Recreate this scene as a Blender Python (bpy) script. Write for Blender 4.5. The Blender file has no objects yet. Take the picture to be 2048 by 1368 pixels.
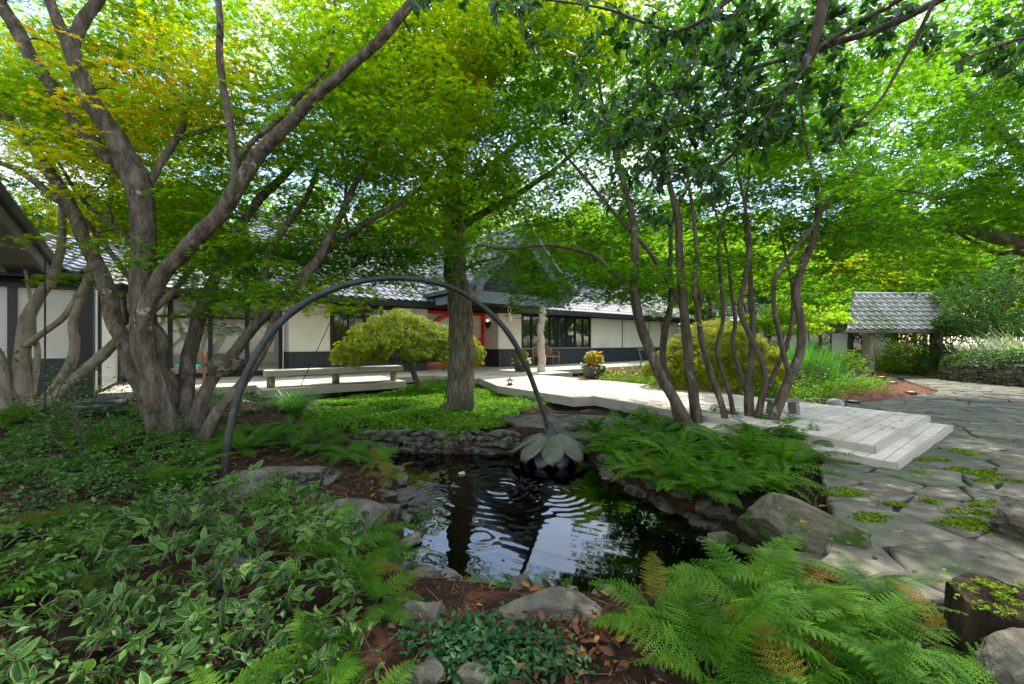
import bpy, math
import numpy as np
from mathutils import Vector, noise as mnoise

rng = np.random.default_rng(11)
sc = bpy.context.scene
COL = sc.collection
F = 806.0          # focal length in photograph pixels
CZ = 1.3           # camera height over the flagstones
DECK = 0.165

def vec(*a): return np.array(a, float)
def P(px, py, Y): return vec((px - 1024) / F * Y, Y, CZ - (py - 684) / F * Y)
def G(px, py, z=0.0): return P(px, py, F * (CZ - z) / (py - 684))
def norm(v):
    v = np.asarray(v, float)
    return v / np.maximum(np.linalg.norm(v, axis=-1, keepdims=True), 1e-9)
def sstep(a, b, x):
    t = np.clip((np.asarray(x, float) - a) / (b - a), 0, 1)
    return t * t * (3 - 2 * t)

# ------------------------------------------------------------------ materials
def new_mat(name):
    m = bpy.data.materials.new(name); m.use_nodes = True
    nt = m.node_tree; nt.nodes.clear()
    out = nt.nodes.new('ShaderNodeOutputMaterial')
    return m, nt, out
def N(nt, kind, **kw):
    n = nt.nodes.new('ShaderNode' + kind)
    for k, v in kw.items():
        if k in n.inputs: n.inputs[k].default_value = v
        else: setattr(n, k, v)
    return n
def ramp(nt, stops, interp='LINEAR'):
    r = nt.nodes.new('ShaderNodeValToRGB'); cr = r.color_ramp; cr.interpolation = interp
    while len(cr.elements) < len(stops): cr.elements.new(0.5)
    for e, (p, c) in zip(cr.elements, stops):
        e.position = p; e.color = (c[0], c[1], c[2], 1)
    return r
def surf_mat(name, cols, scale=6, rough=.7, spec=.3, bump=.3, bscale=None, stretch=(1, 1, 1), patch=None, metal=0, detail=6, bdist=.02, coat=0, tint=False):
    """noise-coloured solid; patch = (colour, scale, low, high) lays a second stain over it; tint: per-face attribute varies value"""
    m, nt, out = new_mat(name); L = nt.links.new
    b = N(nt, 'BsdfPrincipled', Roughness=rough, Metallic=metal)
    b.inputs['Specular IOR Level'].default_value = spec
    b.inputs['Coat Weight'].default_value = coat
    tc = N(nt, 'TexCoord'); mp = N(nt, 'Mapping'); mp.inputs['Scale'].default_value = stretch
    L(tc.outputs['Object'], mp.inputs['Vector'])
    nz = N(nt, 'TexNoise', Scale=scale, Detail=detail, Roughness=.6); L(mp.outputs[0], nz.inputs['Vector'])
    k = len(cols); r = ramp(nt, [(.28 + .44 * i / max(k - 1, 1), c) for i, c in enumerate(cols)])
    L(nz.outputs[0], r.inputs[0]); col = r.outputs[0]
    if patch:
        for pc, ps, lo, hi in (patch if isinstance(patch, list) else [patch]):
            n2 = N(nt, 'TexNoise', Scale=ps, Detail=5, Roughness=.65); L(tc.outputs['Object'], n2.inputs['Vector'])
            r2 = ramp(nt, [(lo, (0, 0, 0)), (hi, (1, 1, 1))]); L(n2.outputs[0], r2.inputs[0])
            mx = N(nt, 'Mix', data_type='RGBA'); L(r2.outputs[0], mx.inputs[0]); L(col, mx.inputs[6])
            mx.inputs[7].default_value = (*pc, 1); col = mx.outputs[2]
    if tint:
        at = N(nt, 'Attribute', attribute_name='tint')
        rr = ramp(nt, [(0, (.55, .55, .55)), (1, (1.35, 1.3, 1.25))]); L(at.outputs['Fac'], rr.inputs[0])
        mx = N(nt, 'Mix', data_type='RGBA', blend_type='MULTIPLY'); mx.inputs[0].default_value = 1
        L(col, mx.inputs[6]); L(rr.outputs[0], mx.inputs[7]); col = mx.outputs[2]
    L(col, b.inputs['Base Color'])
    if bump:
        n3 = N(nt, 'TexNoise', Scale=bscale or scale * 3, Detail=8, Roughness=.65); L(mp.outputs[0], n3.inputs['Vector'])
        bp = N(nt, 'Bump', Strength=bump, Distance=bdist); L(n3.outputs[0], bp.inputs['Height']); L(bp.outputs[0], b.inputs['Normal'])
    L(b.outputs[0], out.inputs[0]); return m
def leaf_mat(name, stops, trans=.45, tgain=2.2, rough=.45, spec=.35, rim=None):
    """leaf: colour from the per-leaf attribute tint, light passes through it"""
    m, nt, out = new_mat(name); L = nt.links.new
    at = N(nt, 'Attribute', attribute_name='tint'); r = ramp(nt, stops); L(at.outputs['Fac'], r.inputs[0]); col = r.outputs[0]
    if rim:
        a2 = N(nt, 'Attribute', attribute_name='rim'); r2 = ramp(nt, [(.62, (0, 0, 0)), (.72, (1, 1, 1))]); L(a2.outputs['Fac'], r2.inputs[0])
        mx = N(nt, 'Mix', data_type='RGBA'); L(r2.outputs[0], mx.inputs[0]); L(col, mx.inputs[6]); mx.inputs[7].default_value = (*rim, 1); col = mx.outputs[2]
    b = N(nt, 'BsdfPrincipled', Roughness=rough); b.inputs['Specular IOR Level'].default_value = spec
    L(col, b.inputs['Base Color'])
    t = N(nt, 'BsdfTranslucent')
    g = N(nt, 'Mix', data_type='RGBA', blend_type='MULTIPLY'); g.inputs[0].default_value = 1; g.clamp_result = False
    L(col, g.inputs[6]); g.inputs[7].default_value = (tgain * 1.05, tgain, tgain * .55, 1); L(g.outputs[2], t.inputs[0])
    mx = N(nt, 'MixShader'); mx.inputs[0].default_value = trans
    L(b.outputs[0], mx.inputs[1]); L(t.outputs[0], mx.inputs[2]); L(mx.outputs[0], out.inputs[0])
    return m

# ------------------------------------------------------------------ meshes
class B:
    """collects verts and faces of ONE mesh"""
    def __init__(s): s.V = []; s.F = []; s.T = []; s.n = 0; s.R = []; s.has_r = False; s.mi = 0; s.MI = []
    def add(s, V, F, tint=None, rim=None):
        V = np.asarray(V, float).reshape(-1, 3)
        fl = [np.asarray(f, int) + s.n for f in F] if isinstance(F, list) else [np.asarray(F, int) + s.n]
        s.V.append(V); nf = 0
        for f in fl:
            f = f[None] if f.ndim == 1 else f
            s.F.append(f); nf += len(f)
        t = np.full(nf, .5) if tint is None else np.broadcast_to(np.asarray(tint, float), (nf,))
        s.T.append(t); s.n += len(V); s.MI.append(np.full(nf, s.mi))
        s.R.append(np.zeros(len(V)) if rim is None else np.asarray(rim, float)); s.has_r |= rim is not None
        return s
    def box(s, o, a, b, c, tint=None):
        o, a, b, c = (np.asarray(x, float) for x in (o, a, b, c))
        if np.dot(np.cross(a, b), c) < 0: a, b = b, a
        v = [o, o + a, o + a + b, o + b, o + c, o + a + c, o + a + b + c, o + b + c]
        return s.add(v, np.array([[0, 3, 2, 1], [4, 5, 6, 7], [0, 1, 5, 4], [1, 2, 6, 5], [2, 3, 7, 6], [3, 0, 4, 7]]), tint)
    def prism(s, poly, z0, z1, tint=None):
        poly = np.asarray(poly, float); n = len(poly)
        ar = np.sum(poly[:, 0] * np.roll(poly[:, 1], -1) - np.roll(poly[:, 0], -1) * poly[:, 1])
        if ar < 0: poly = poly[::-1]
        z0 = np.broadcast_to(z0, n); z1 = np.broadcast_to(z1, n)
        v = np.vstack([np.c_[poly[:, :2], z0], np.c_[poly[:, :2], z1]]); i = np.arange(n); j = (i + 1) % n
        return s.add(v, [i[::-1], i + n, np.c_[i, j, j + n, i + n]], tint)
    def tube(s, pts, rad, sides=8, caps=True, tint=None, wob=0, flat=1):
        pts = np.asarray(pts, float); n = len(pts); rad = np.broadcast_to(np.asarray(rad, float), n)
        t = norm(np.gradient(pts, axis=0)); up = vec(0, 0, 1) if abs(t[0][2]) < .9 else vec(1, 0, 0)
        x = norm(np.cross(up, t[0])); X = [x]
        for i in range(1, n):
            x = norm(x - t[i] * np.dot(x, t[i])); X.append(x)
        X = np.array(X); Yv = np.cross(t, X)
        a = np.arange(sides) * 2 * math.pi / sides
        R = rad[:, None] * (1 + (wob * rng.standard_normal((n, sides)) if wob else 0))
        V = pts[:, None] + (R * np.cos(a))[..., None] * X[:, None] + (R * flat * np.sin(a))[..., None] * Yv[:, None]
        i = np.arange(n - 1)[:, None] * sides; k = np.arange(sides)[None]; k2 = (k + 1) % sides
        f = np.stack([i + k, i + k2, i + sides + k2, i + sides + k], -1).reshape(-1, 4)
        fs = [f]
        if caps: fs += [np.arange(sides)[::-1], np.arange(sides) + (n - 1) * sides]
        return s.add(V, fs, tint)
    def lathe(s, o, prof, sides=24, tint=None, axis=None):
        """prof: (radius, height) pairs"""
        prof = np.asarray(prof, float); a = np.arange(sides) * 2 * math.pi / sides
        V = np.stack([prof[:, None, 0] * np.cos(a), prof[:, None, 0] * np.sin(a), np.repeat(prof[:, 1:2], sides, 1)], -1) + np.asarray(o, float)
        n = len(prof); i = np.arange(n - 1)[:, None] * sides; k = np.arange(sides)[None]; k2 = (k + 1) % sides
        f = np.stack([i + k, i + k2, i + sides + k2, i + sides + k], -1).reshape(-1, 4)
        return s.add(V, [f, np.arange(sides)[::-1], np.arange(sides) + (n - 1) * sides], tint)
    def mesh(s, name, mats, smooth=False, off=None):
        V = np.concatenate(s.V); V = V - off if off is not None else V
        me = bpy.data.meshes.new(name)
        sizes = np.concatenate([np.full(len(f), f.shape[1]) for f in s.F]); loops = np.concatenate([f.ravel() for f in s.F])
        me.vertices.add(len(V)); me.vertices.foreach_set('co', V.astype(np.float32).ravel())
        me.loops.add(len(loops)); me.loops.foreach_set('vertex_index', loops.astype(np.int32))
        me.polygons.add(len(sizes)); me.polygons.foreach_set('loop_start', (np.cumsum(sizes) - sizes).astype(np.int32))
        me.polygons.foreach_set('loop_total', sizes.astype(np.int32))
        me.polygons.foreach_set('use_smooth', np.full(len(sizes), bool(smooth)))
        at = me.attributes.new('tint', 'FLOAT', 'FACE'); at.data.foreach_set('value', np.concatenate(s.T).astype(np.float32))
        if s.has_r:
            at = me.attributes.new('rim', 'FLOAT', 'POINT'); at.data.foreach_set('value', np.concatenate(s.R).astype(np.float32))
        for m_ in (mats if isinstance(mats, list) else [mats]): me.materials.append(m_)
        me.polygons.foreach_set('material_index', np.concatenate(s.MI).astype(np.int32))
        me.update(calc_edges=True); me.validate()
        return me

def tag(o, label=None, cat=None, group=None, kind=None):
    if label: o['label'] = label
    if cat: o['category'] = cat
    if group: o['group'] = group
    if kind: o['kind'] = kind
    return o
def thing(name, label, cat, loc=(0, 0, 0), group=None):
    o = bpy.data.objects.new(name, None); COL.objects.link(o); o.location = tuple(float(x) for x in loc)
    o.empty_display_size = .1
    return tag(o, label, cat, group)
def base_of(par):
    v = np.zeros(3)
    while par is not None: v = v + np.array(par.location); par = par.parent
    return v
def part(par, name, b, mat, smooth=False, label=None):
    """one mesh under its thing; the builder's coordinates are world coordinates"""
    off = base_of(par)
    o = bpy.data.objects.new(name, b.mesh(name, mat, smooth, off)); COL.objects.link(o); o.parent = par
    if label: o['label'] = label
    return o
def solo(name, b, mat, label=None, cat=None, group=None, kind=None, smooth=False, loc=None):
    loc = np.zeros(3) if loc is None else np.asarray(loc, float)
    o = bpy.data.objects.new(name, b.mesh(name, mat, smooth, loc)); COL.objects.link(o); o.location = tuple(loc)
    return tag(o, label, cat, group, kind)
def clone(o, par=None, **kw):
    c = o.copy(); COL.objects.link(c); c.parent = par
    for ch in list(o.children): clone(ch, c)
    return c

# ---------------------------------------------------------------- leaf shapes
def lobes(angles, lens, wid, droop=.12):
    V = []; Fc = []
    for i, (a, l) in enumerate(zip(angles, lens)):
        a = math.radians(a); d = vec(math.cos(a), math.sin(a), 0); s = vec(-d[1], d[0], 0); z = .012 * i
        k = len(V)
        V += [vec(0, 0, z), d * l * .5 - s * wid * l + vec(0, 0, z + .02), d * l + vec(0, 0, z - droop * l), d * l * .5 + s * wid * l + vec(0, 0, z + .02)]
        Fc.append([k, k + 1, k + 2, k + 3])
    return np.array(V), np.array(Fc)
MAPLE = lobes([0, 48, -48, 98, -98], [1, .88, .88, .58, .58], .19)
MAPLE3 = lobes([0, 55, -55], [1, .85, .85], .26)
LACE = lobes([0, 28, -28, 60, -60], [1, .9, .9, .6, .6], .075, .3)
def _oval(w=.24, bend=.15, rimmed=False, n=4):
    xs = np.linspace(0, 1, n + 1); ws = w * np.sin(np.pi * np.clip(xs, .02, .985) ** .85) ** .8
    V = []; Fc = []; R = []
    ys = [-1, -.66, 0, .66, 1] if rimmed else [-1, 0, 1]
    rr = [1, .5, 0, .5, 1] if rimmed else [0, 0, 0]
    for x, wd in zip(xs, ws):
        for y, r in zip(ys, rr):
            V.append((x, y * wd, abs(y) * wd * .35 - bend * x * x)); R.append(r)
    m = len(ys)
    for i in range(n):
        for j in range(m - 1): Fc.append([i * m + j, (i + 1) * m + j, (i + 1) * m + j + 1, i * m + j + 1])
    return np.array(V), np.array(Fc), np.array(R)
OVAL = _oval()[:2]; OVALS = _oval(.3, .1, n=2)[:2]; RIM = _oval(.2, .2, True)
CLUMP = lobes([0, 72, 144, 216, 288], [1, .8, .95, .85, .9], .3, .25)

def frames(nrm, head):
    n = norm(nrm); x = norm(head - n * np.sum(head * n, -1, keepdims=True)); y = np.cross(n, x)
    return np.stack([x, y, n], 1)           # rows are axes
def scatter(b, shape, pos, fr, size, tint, rim=None):
    V, Fc = shape[0], shape[1]; n = len(pos)
    W = pos[:, None] + np.einsum('kj,njm->nkm', V, fr) * np.asarray(size)[:, None, None]
    f = (Fc[None] + (np.arange(n) * len(V))[:, None, None]).reshape(-1, Fc.shape[1])
    b.add(W.reshape(-1, 3), f, np.repeat(np.clip(tint, 0, 1), len(Fc)), np.tile(rim, n) if rim is not None else None)
def rnd(n, k=3): return rng.standard_normal((n, k))

# ---------------------------------------------------------------- trees
def spline(pts, k=4):
    """Catmull-Rom through rows of pts (any width)"""
    pts = np.asarray(pts, float)
    q = np.vstack([2 * pts[0] - pts[1], pts, 2 * pts[-1] - pts[-2]]); out = []
    t = np.linspace(0, 1, k, endpoint=False)[:, None]
    for i in range(1, len(q) - 2):
        a, b_, c, d = q[i - 1:i + 3]
        out.append(.5 * (2 * b_ + (c - a) * t + (2 * a - 5 * b_ + 4 * c - d) * t ** 2 + (3 * b_ - a - 3 * c + d) * t ** 3))
    out.append(q[-2][None]); return np.vstack(out)
def limb_px(rows, k=5):
    """rows (px, py, Y, width px) -> world points and radii along a smooth curve"""
    W = np.array([[*P(r[0], r[1], r[2]), r[3] * r[2] / F / 2 / math.sqrt(1 + ((r[0] - 1024) / F) ** 2 * .8)] for r in rows])
    s = spline(W, k); return s[:, :3], np.maximum(s[:, 3], .004)
def limb_tube(b, pts, rad, sides=10, amp=.05, seed=0, ridge=0):
    pts = pts.copy(); n = len(pts)
    s = np.cumsum(np.r_[0, np.linalg.norm(np.diff(pts, axis=0), axis=1)])
    for i in range(n):
        w = mnoise.noise_vector(Vector((s[i] * 2.2, seed * 7.3, 1.7)))
        pts[i] += np.array(w) * rad[i] * .35
    k0 = b.n; b.tube(pts, rad, sides)
    V = b.V[-1]; c = np.repeat(pts, sides, 0); d = V - c
    f = np.array([1 + amp * 2 * mnoise.noise(Vector((v[0] * 9, v[1] * 9, v[2] * 4))) + amp * mnoise.noise(Vector((v[0] * 30, v[1] * 30, v[2] * 12))) for v in V])
    if ridge:
        sa = np.repeat(s, sides); an = np.tile(np.arange(sides) * 2 * math.pi / sides, n); rr_ = np.repeat(rad, sides)
        f = f + ridge * np.array([mnoise.noise(Vector((math.cos(a) * 2.6 + seed, math.sin(a) * 2.6, z * 1.1))) * 1.3 + .6 * mnoise.noise(Vector((math.cos(a) * 7, math.sin(a) * 7 + seed, z * 3.5))) + .35 * mnoise.noise(Vector((math.cos(a) * 4, math.sin(a) * 4, z * 22 + seed))) for a, z in zip(an, sa)])
    b.V[-1] = c + d * f[:, None]
def grow(nodes, radii, cents, b, rmax=.02, rk=.006, sides=4, lift=.12):
    """twig from the nearest branch point to every spray centre; returns the twigs' end directions"""
    nodes = np.asarray(nodes, float); radii = np.asarray(radii, float)
    cap = len(nodes) + len(cents) * 4 + 8
    NV = np.empty((cap, 3)); NR = np.empty(cap); m = len(nodes); NV[:m] = nodes; NR[:m] = radii
    d0 = np.array([np.min(np.sum((nodes - c) ** 2, 1)) for c in cents]); heads = np.zeros((len(cents), 3))
    for i in np.argsort(d0):
        c = cents[i]; D = NV[:m] - c
        k = np.argmin(np.sum(D * D, 1) * (1 + 1.5 * (D[:, 2] > .15))); p0 = NV[k]; d = np.linalg.norm(c - p0)
        if d < 1e-3: heads[i] = vec(1, 0, 0); continue
        j = rng.standard_normal((2, 3)) * d * .07
        c1 = p0 + (c - p0) * .33 + vec(0, 0, lift * d) + j[0]; c2 = p0 + (c - p0) * .7 + vec(0, 0, lift * d * .8) + j[1]
        r1 = .0025; r0 = max(min(NR[k] * .75, rk + .011 * d, rmax), .003)
        pts = spline(np.array([p0, c1, c2, c]), 3); rr = np.linspace(r0, r1, len(pts))
        b.tube(pts, rr, sides, caps=False)
        NV[m:m + 3] = [c1, c2, c]; NR[m:m + 3] = [r0 * .7, r0 * .45, r1]; m += 3
        heads[i] = norm(c - c2)
    return heads
def sprays(b, cents, heads, R, n, shape, size, tint, flat=.08, tilt=.25, nj=.35, droop=.25, tj=.16):
    """flat fans of leaves round every spray centre"""
    m = len(cents); nn = np.broadcast_to(n, m).astype(int); idx = np.repeat(np.arange(m), nn); k = len(idx)
    pn = norm(vec(0, 0, 1) + rnd(m) * tilt); e1 = norm(np.cross(pn, rnd(m))); e2 = np.cross(pn, e1)
    RR = np.broadcast_to(R, m)[idx]
    r = np.sqrt(rng.random(k)) * RR; th = rng.random(k) * 2 * math.pi
    dirv = np.cos(th)[:, None] * e1[idx] + np.sin(th)[:, None] * e2[idx]
    pos = cents[idx] + dirv * r[:, None] + pn[idx] * (rng.standard_normal(k) * flat)[:, None]
    pos[:, 2] -= droop * (r / RR) ** 2 * RR
    nr = norm(pn[idx] + rnd(k) * nj); hd = norm(dirv + .5 * rnd(k) + vec(0, 0, -.25))
    sz = size * (.65 + .6 * rng.random(k))
    tt = (np.broadcast_to(tint, m)[idx] + rng.standard_normal(k) * tj)
    scatter(b, shape, pos, frames(nr, hd), sz, tt)
def ball(n, c, r, shell=0):
    d = norm(rnd(n)); q = (shell + (1 - shell) * rng.random(n)) ** (1 / 3)
    return np.asarray(c) + d * q[:, None] * np.asarray(r)
def project(p):
    p = np.asarray(p); Y = np.maximum(p[..., 1], .05)
    return 1024 + F * p[..., 0] / Y, 684 - F * (p[..., 2] - CZ) / Y

# ---------------------------------------------------------------- rocks
import bmesh
_ico = {}
def ico(sub):
    if sub not in _ico:
        bm = bmesh.new(); bmesh.ops.create_icosphere(bm, subdivisions=sub, radius=1)
        _ico[sub] = (np.array([v.co[:] for v in bm.verts]), np.array([[v.index for v in f.verts] for f in bm.faces])); bm.free()
    return _ico[sub]
def rock(b, c, size, rot=0, seed=0, sub=4, cuts=9, flat_top=None, rough=.05, tint=None, tilt=0):
    """angular boulder: a ball cut by planes, then roughened"""
    V, Fc = ico(sub); V = V.copy(); r = np.random.default_rng(seed)
    pl = norm(r.standard_normal((cuts, 3)) * vec(1, 1, .8)); dd = .45 + .33 * r.random(cuts)
    if flat_top is not None: pl = np.vstack([pl, norm([[.08, .05, 1]])]); dd = np.r_[dd, flat_top]
    for p, d in zip(pl, dd):
        h = V @ p; k = h > d; V[k] -= (h[k] - d)[:, None] * p * .985
    for i in range(len(V)):
        v = Vector(V[i]) * 1.6 + Vector((seed * 3.1, seed, 0))
        V[i] *= 1 + rough * .9 * mnoise.noise(v * 1.3) + rough * .7 * mnoise.noise(v * 3.5) + rough * .45 * mnoise.noise(v * 9)
    V = V * np.asarray(size)
    ct, st = math.cos(tilt), math.sin(tilt); V = np.c_[V[:, 0], V[:, 1] * ct - V[:, 2] * st, V[:, 1] * st + V[:, 2] * ct]
    cr, sr = math.cos(rot), math.sin(rot)
    V = np.c_[V[:, 0] * cr - V[:, 1] * sr, V[:, 0] * sr + V[:, 1] * cr, V[:, 2]] + np.asarray(c)
    b.add(V, Fc, tint)
def clip_poly(poly, nrm, d):
    """keep the part with p.nrm <= d (2-D)"""
    out = []; n = len(poly)
    for i in range(n):
        a, c = poly[i], poly[(i + 1) % n]; ha, hc = a @ nrm - d, c @ nrm - d
        if ha <= 0: out.append(a)
        if (ha < 0 < hc) or (hc < 0 < ha): out.append(a + (c - a) * ha / (ha - hc))
    return out
def in_poly(x, y, poly):
    poly = np.asarray(poly); r = np.zeros(np.shape(x), bool); j = len(poly) - 1
    for i in range(len(poly)):
        xi, yi = poly[i][:2]; xj, yj = poly[j][:2]
        r ^= ((yi > y) != (yj > y)) & (x < (xj - xi) * (y - yi) / (yj - yi + 1e-12) + xi); j = i
    return r
def poly_dist(x, y, poly):
    poly = np.asarray(poly)[:, :2]; best = np.full(np.shape(x), 1e9)
    for i in range(len(poly)):
        a = poly[i]; c = poly[(i + 1) % len(poly)]; e = c - a
        t = np.clip(((x - a[0]) * e[0] + (y - a[1]) * e[1]) / (e @ e + 1e-12), 0, 1)
        best = np.minimum(best, np.hypot(x - a[0] - t * e[0], y - a[1] - t * e[1]))
    return np.where(in_poly(x, y, poly), -best, best)
# ================================================================== palette
M = {}
M['soil'] = surf_mat('soil', [(.012, .009, .006), (.03, .019, .011), (.06, .032, .017)], 14, .95, .1, .9, 40, patch=[((.012, .016, .007), 1.3, .5, .62), ((.085, .035, .016), 6, .56, .64)], bdist=.03)
M['pond_bed'] = surf_mat('pond_bed', [(.02, .02, .008), (.045, .04, .014), (.06, .055, .025)], 3, .9, .1, .6)
M['rock'] = surf_mat('rock', [(.045, .04, .028), (.125, .115, .085), (.21, .19, .145)], 4, .88, .2, 1, 11, stretch=(1, 1, 2.6), patch=[((.045, .062, .02), 2.6, .52, .62), ((.03, .026, .02), 5, .56, .62), ((.24, .25, .21), 11, .65, .69)], bdist=.04, tint=True)
M['mossy_rock'] = surf_mat('mossy_rock', [(.07, .065, .045), (.17, .155, .11), (.25, .225, .165)], 2.5, .9, .2, .9, 9, patch=[((.05, .09, .015), 2.2, .46, .58), ((.3, .31, .27), 9, .66, .7)], bdist=.04, tint=True)
M['flag'] = surf_mat('flagstone', [(.06, .056, .038), (.125, .114, .083), (.21, .19, .145)], 5, .78, .2, 1, 22, patch=[((.065, .085, .04), 1.4, .48, .66), ((.25, .24, .2), 6, .6, .72), ((.06, .055, .045), 3.3, .6, .72)], bdist=.015, tint=True)
M['joint'] = surf_mat('path_joint', [(.02, .019, .015), (.05, .048, .04)], 10, .95, .1, .6)
M['bark_gray'] = surf_mat('bark_gray', [(.04, .029, .019), (.125, .098, .07), (.23, .19, .14)], 6, .9, .12, 1, 15, stretch=(2.2, 2.2, .7), patch=[((.06, .07, .03), 1.7, .56, .68), ((.33, .35, .29), 6, .63, .68), ((.03, .022, .015), 2.6, .6, .7)], bdist=.06)
M['bark_dark'] = surf_mat('bark_dark', [(.03, .021, .013), (.075, .056, .037), (.13, .104, .074)], 6, .85, .2, 1, 16, stretch=(2, 2, .6), patch=[((.17, .18, .14), 7, .62, .68), ((.045, .06, .02), 2, .6, .72)], bdist=.02)
M['bark_pale'] = surf_mat('bark_pale', [(.14, .11, .075), (.25, .2, .145), (.34, .28, .21)], 5, .85, .2, 1, 16, stretch=(2, 2, .7), patch=((.11, .115, .05), 2, .56, .7), bdist=.02)
M['bark_furrow'] = surf_mat('bark_furrow', [(.03, .026, .016), (.13, .105, .07), (.24, .2, .14)], 9, .9, .15, 1, 14, stretch=(2.4, 2.4, .4), patch=((.05, .065, .025), 1.2, .5, .7), bdist=.05)
M['twig'] = surf_mat('twig', [(.035, .026, .018), (.09, .07, .05)], 20, .9, .15, .4)
def greens(*c): return [(i / (len(c) - 1), x) for i, x in enumerate(c)]
M['maple_gold'] = leaf_mat('maple_leaf_gold', greens((.026, .075, .003), (.06, .14, .003), (.115, .19, .003), (.21, .22, .004), (.31, .18, .005), (.31, .1, .005)), .6, 3.3, .6, .12)
M['maple_green'] = leaf_mat('maple_leaf_green', greens((.018, .06, .004), (.04, .112, .005), (.078, .165, .006), (.14, .21, .008)), .6, 3.3, .6, .12)
M['tree_green'] = leaf_mat('tree_leaf', greens((.022, .058, .005), (.048, .1, .006), (.09, .15, .009), (.15, .2, .014)), .48, 2.5, .6, .15)
M['dark_leaf'] = leaf_mat('evergreen_leaf', greens((.008, .03, .005), (.016, .055, .007), (.03, .085, .01)), .3, 2.4, .38, .3)
M['lace'] = leaf_mat('lace_leaf', greens((.03, .08, .004), (.075, .14, .005), (.16, .2, .008), (.28, .23, .012)), .5, 2.4, .6, .15)
M['fern'] = leaf_mat('fern_leaf', greens((.018, .068, .004), (.04, .125, .005), (.075, .185, .007), (.14, .22, .01)), .42, 2.1, .6, .15)
M['fern_gold'] = leaf_mat('fern_leaf_yellow', greens((.07, .12, .008), (.13, .13, .01), (.2, .12, .015)), .4, 1.6, .6, .1)
M['azalea'] = leaf_mat('azalea_leaf', greens((.018, .06, .012), (.04, .11, .018), (.08, .17, .025)), .35, 1.9)
M['varieg'] = leaf_mat('variegated_leaf', greens((.022, .065, .01), (.045, .12, .016), (.08, .165, .025)), .3, 1.8, .5, .25, rim=(.15, .23, .065))
M['cover'] = leaf_mat('ground_cover_leaf', greens((.03, .1, .004), (.065, .18, .005), (.11, .25, .007), (.18, .28, .012)), .38, 1.9, .6, .15)
M['vinca'] = leaf_mat('vinca_leaf', greens((.014, .055, .014), (.028, .09, .022), (.05, .13, .035)), .3, 1.7, .55, .25)
M['grass'] = leaf_mat('grass_blade', greens((.025, .1, .012), (.05, .18, .02), (.1, .26, .04)), .4, 1.8)
M['ivy'] = leaf_mat('ivy_leaf', greens((.012, .042, .006), (.028, .085, .009), (.06, .14, .014)), .35, 1.9, .5, .3)
M['litter'] = leaf_mat('fallen_leaf', greens((.035, .016, .01), (.08, .035, .018), (.13, .06, .025), (.3, .14, .02)), .15, 1.2, .7, .2)
M['straw'] = leaf_mat('pine_straw', greens((.09, .032, .015), (.2, .08, .035), (.32, .15, .07)), .1, 1.1, .8, .15)
M['moss'] = leaf_mat('moss', greens((.05, .1, .006), (.12, .2, .008), (.2, .28, .01)), .2, 1.2, .9, .1)
M['flower_red'] = leaf_mat('coleus_leaf', greens((.3, .03, .02), (.4, .22, .02), (.35, .36, .03), (.2, .32, .02)), .35, 1.6)
M['white_leaf'] = leaf_mat('pale_leaf', greens((.1, .2, .06), (.5, .55, .42), (.7, .72, .62)), .3, 1.2)
M['wall_white'] = surf_mat('stucco_white', [(.64, .605, .535), (.76, .73, .66)], 1.4, .8, .2, .2, 50, bdist=.005, patch=[((.56, .53, .45), .7, .54, .74), ((.5, .47, .4), 3.5, .64, .76)])
M['black'] = surf_mat('black_paint', [(.010, .011, .013), (.02, .022, .026)], 5, .45, .4, .1, 30, bdist=.004)
M['wainscot'] = surf_mat('dark_boards', [(.018, .021, .03), (.035, .04, .055)], 4, .55, .4, .15, 30, bdist=.004)
M['bluegray'] = surf_mat('blue_gray_paint', [(.12, .14, .175), (.18, .205, .24)], 2, .5, .35, .1, 30, bdist=.004)
M['gray_paint'] = surf_mat('gray_paint', [(.2, .2, .19), (.3, .3, .285)], 2, .6, .3, .1, 30, bdist=.004)
M['gable'] = surf_mat('gable_boards', [(.02, .014, .016), (.045, .032, .034)], 4, .6, .3, .2, 30, bdist=.006)
M['tile'] = surf_mat('roof_tile', [(.07, .073, .085), (.13, .135, .155), (.2, .205, .225)], 3, .5, .4, .3, 20, patch=((.1, .11, .07), 1.5, .58, .72), bdist=.01)
M['tile_old'] = surf_mat('roof_tile_mossy', [(.14, .14, .115), (.25, .25, .21), (.36, .36, .32)], 3, .5, .35, .4, 20, patch=((.12, .15, .06), 1.2, .5, .66), bdist=.01)
M['red'] = surf_mat('red_lacquer', [(.72, .012, .012), (.82, .02, .015)], 3, .3, .5, 0, coat=.4)
M['frost'] = surf_mat('frosted_glass', [(.5, .5, .47), (.6, .6, .57)], 1, .25, .5, 0)
M['deck'] = surf_mat('deck_board', [(.44, .385, .30), (.56, .5, .40), (.65, .585, .47)], 2.4, .75, .2, .4, 26, stretch=(1, 1, 1), patch=[((.3, .27, .2), 1.1, .5, .7), ((.22, .19, .13), 9, .64, .74)], bdist=.006, tint=True)
M['fascia'] = surf_mat('deck_fascia', [(.3, .275, .215), (.38, .35, .28)], 2, .75, .2, .15, 26, patch=((.26, .25, .17), 1.4, .55, .7), bdist=.004)
M['bench'] = surf_mat('bench_timber', [(.31, .285, .225), (.39, .36, .29)], 2, .75, .2, .15, 26, patch=((.28, .27, .19), 1.4, .55, .7), bdist=.004)
M['weathered'] = surf_mat('weathered_wood', [(.1, .09, .075), (.2, .18, .15), (.27, .25, .21)], 7, .9, .15, .8, 22, stretch=(.5, 3, 3), bdist=.015)
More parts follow.
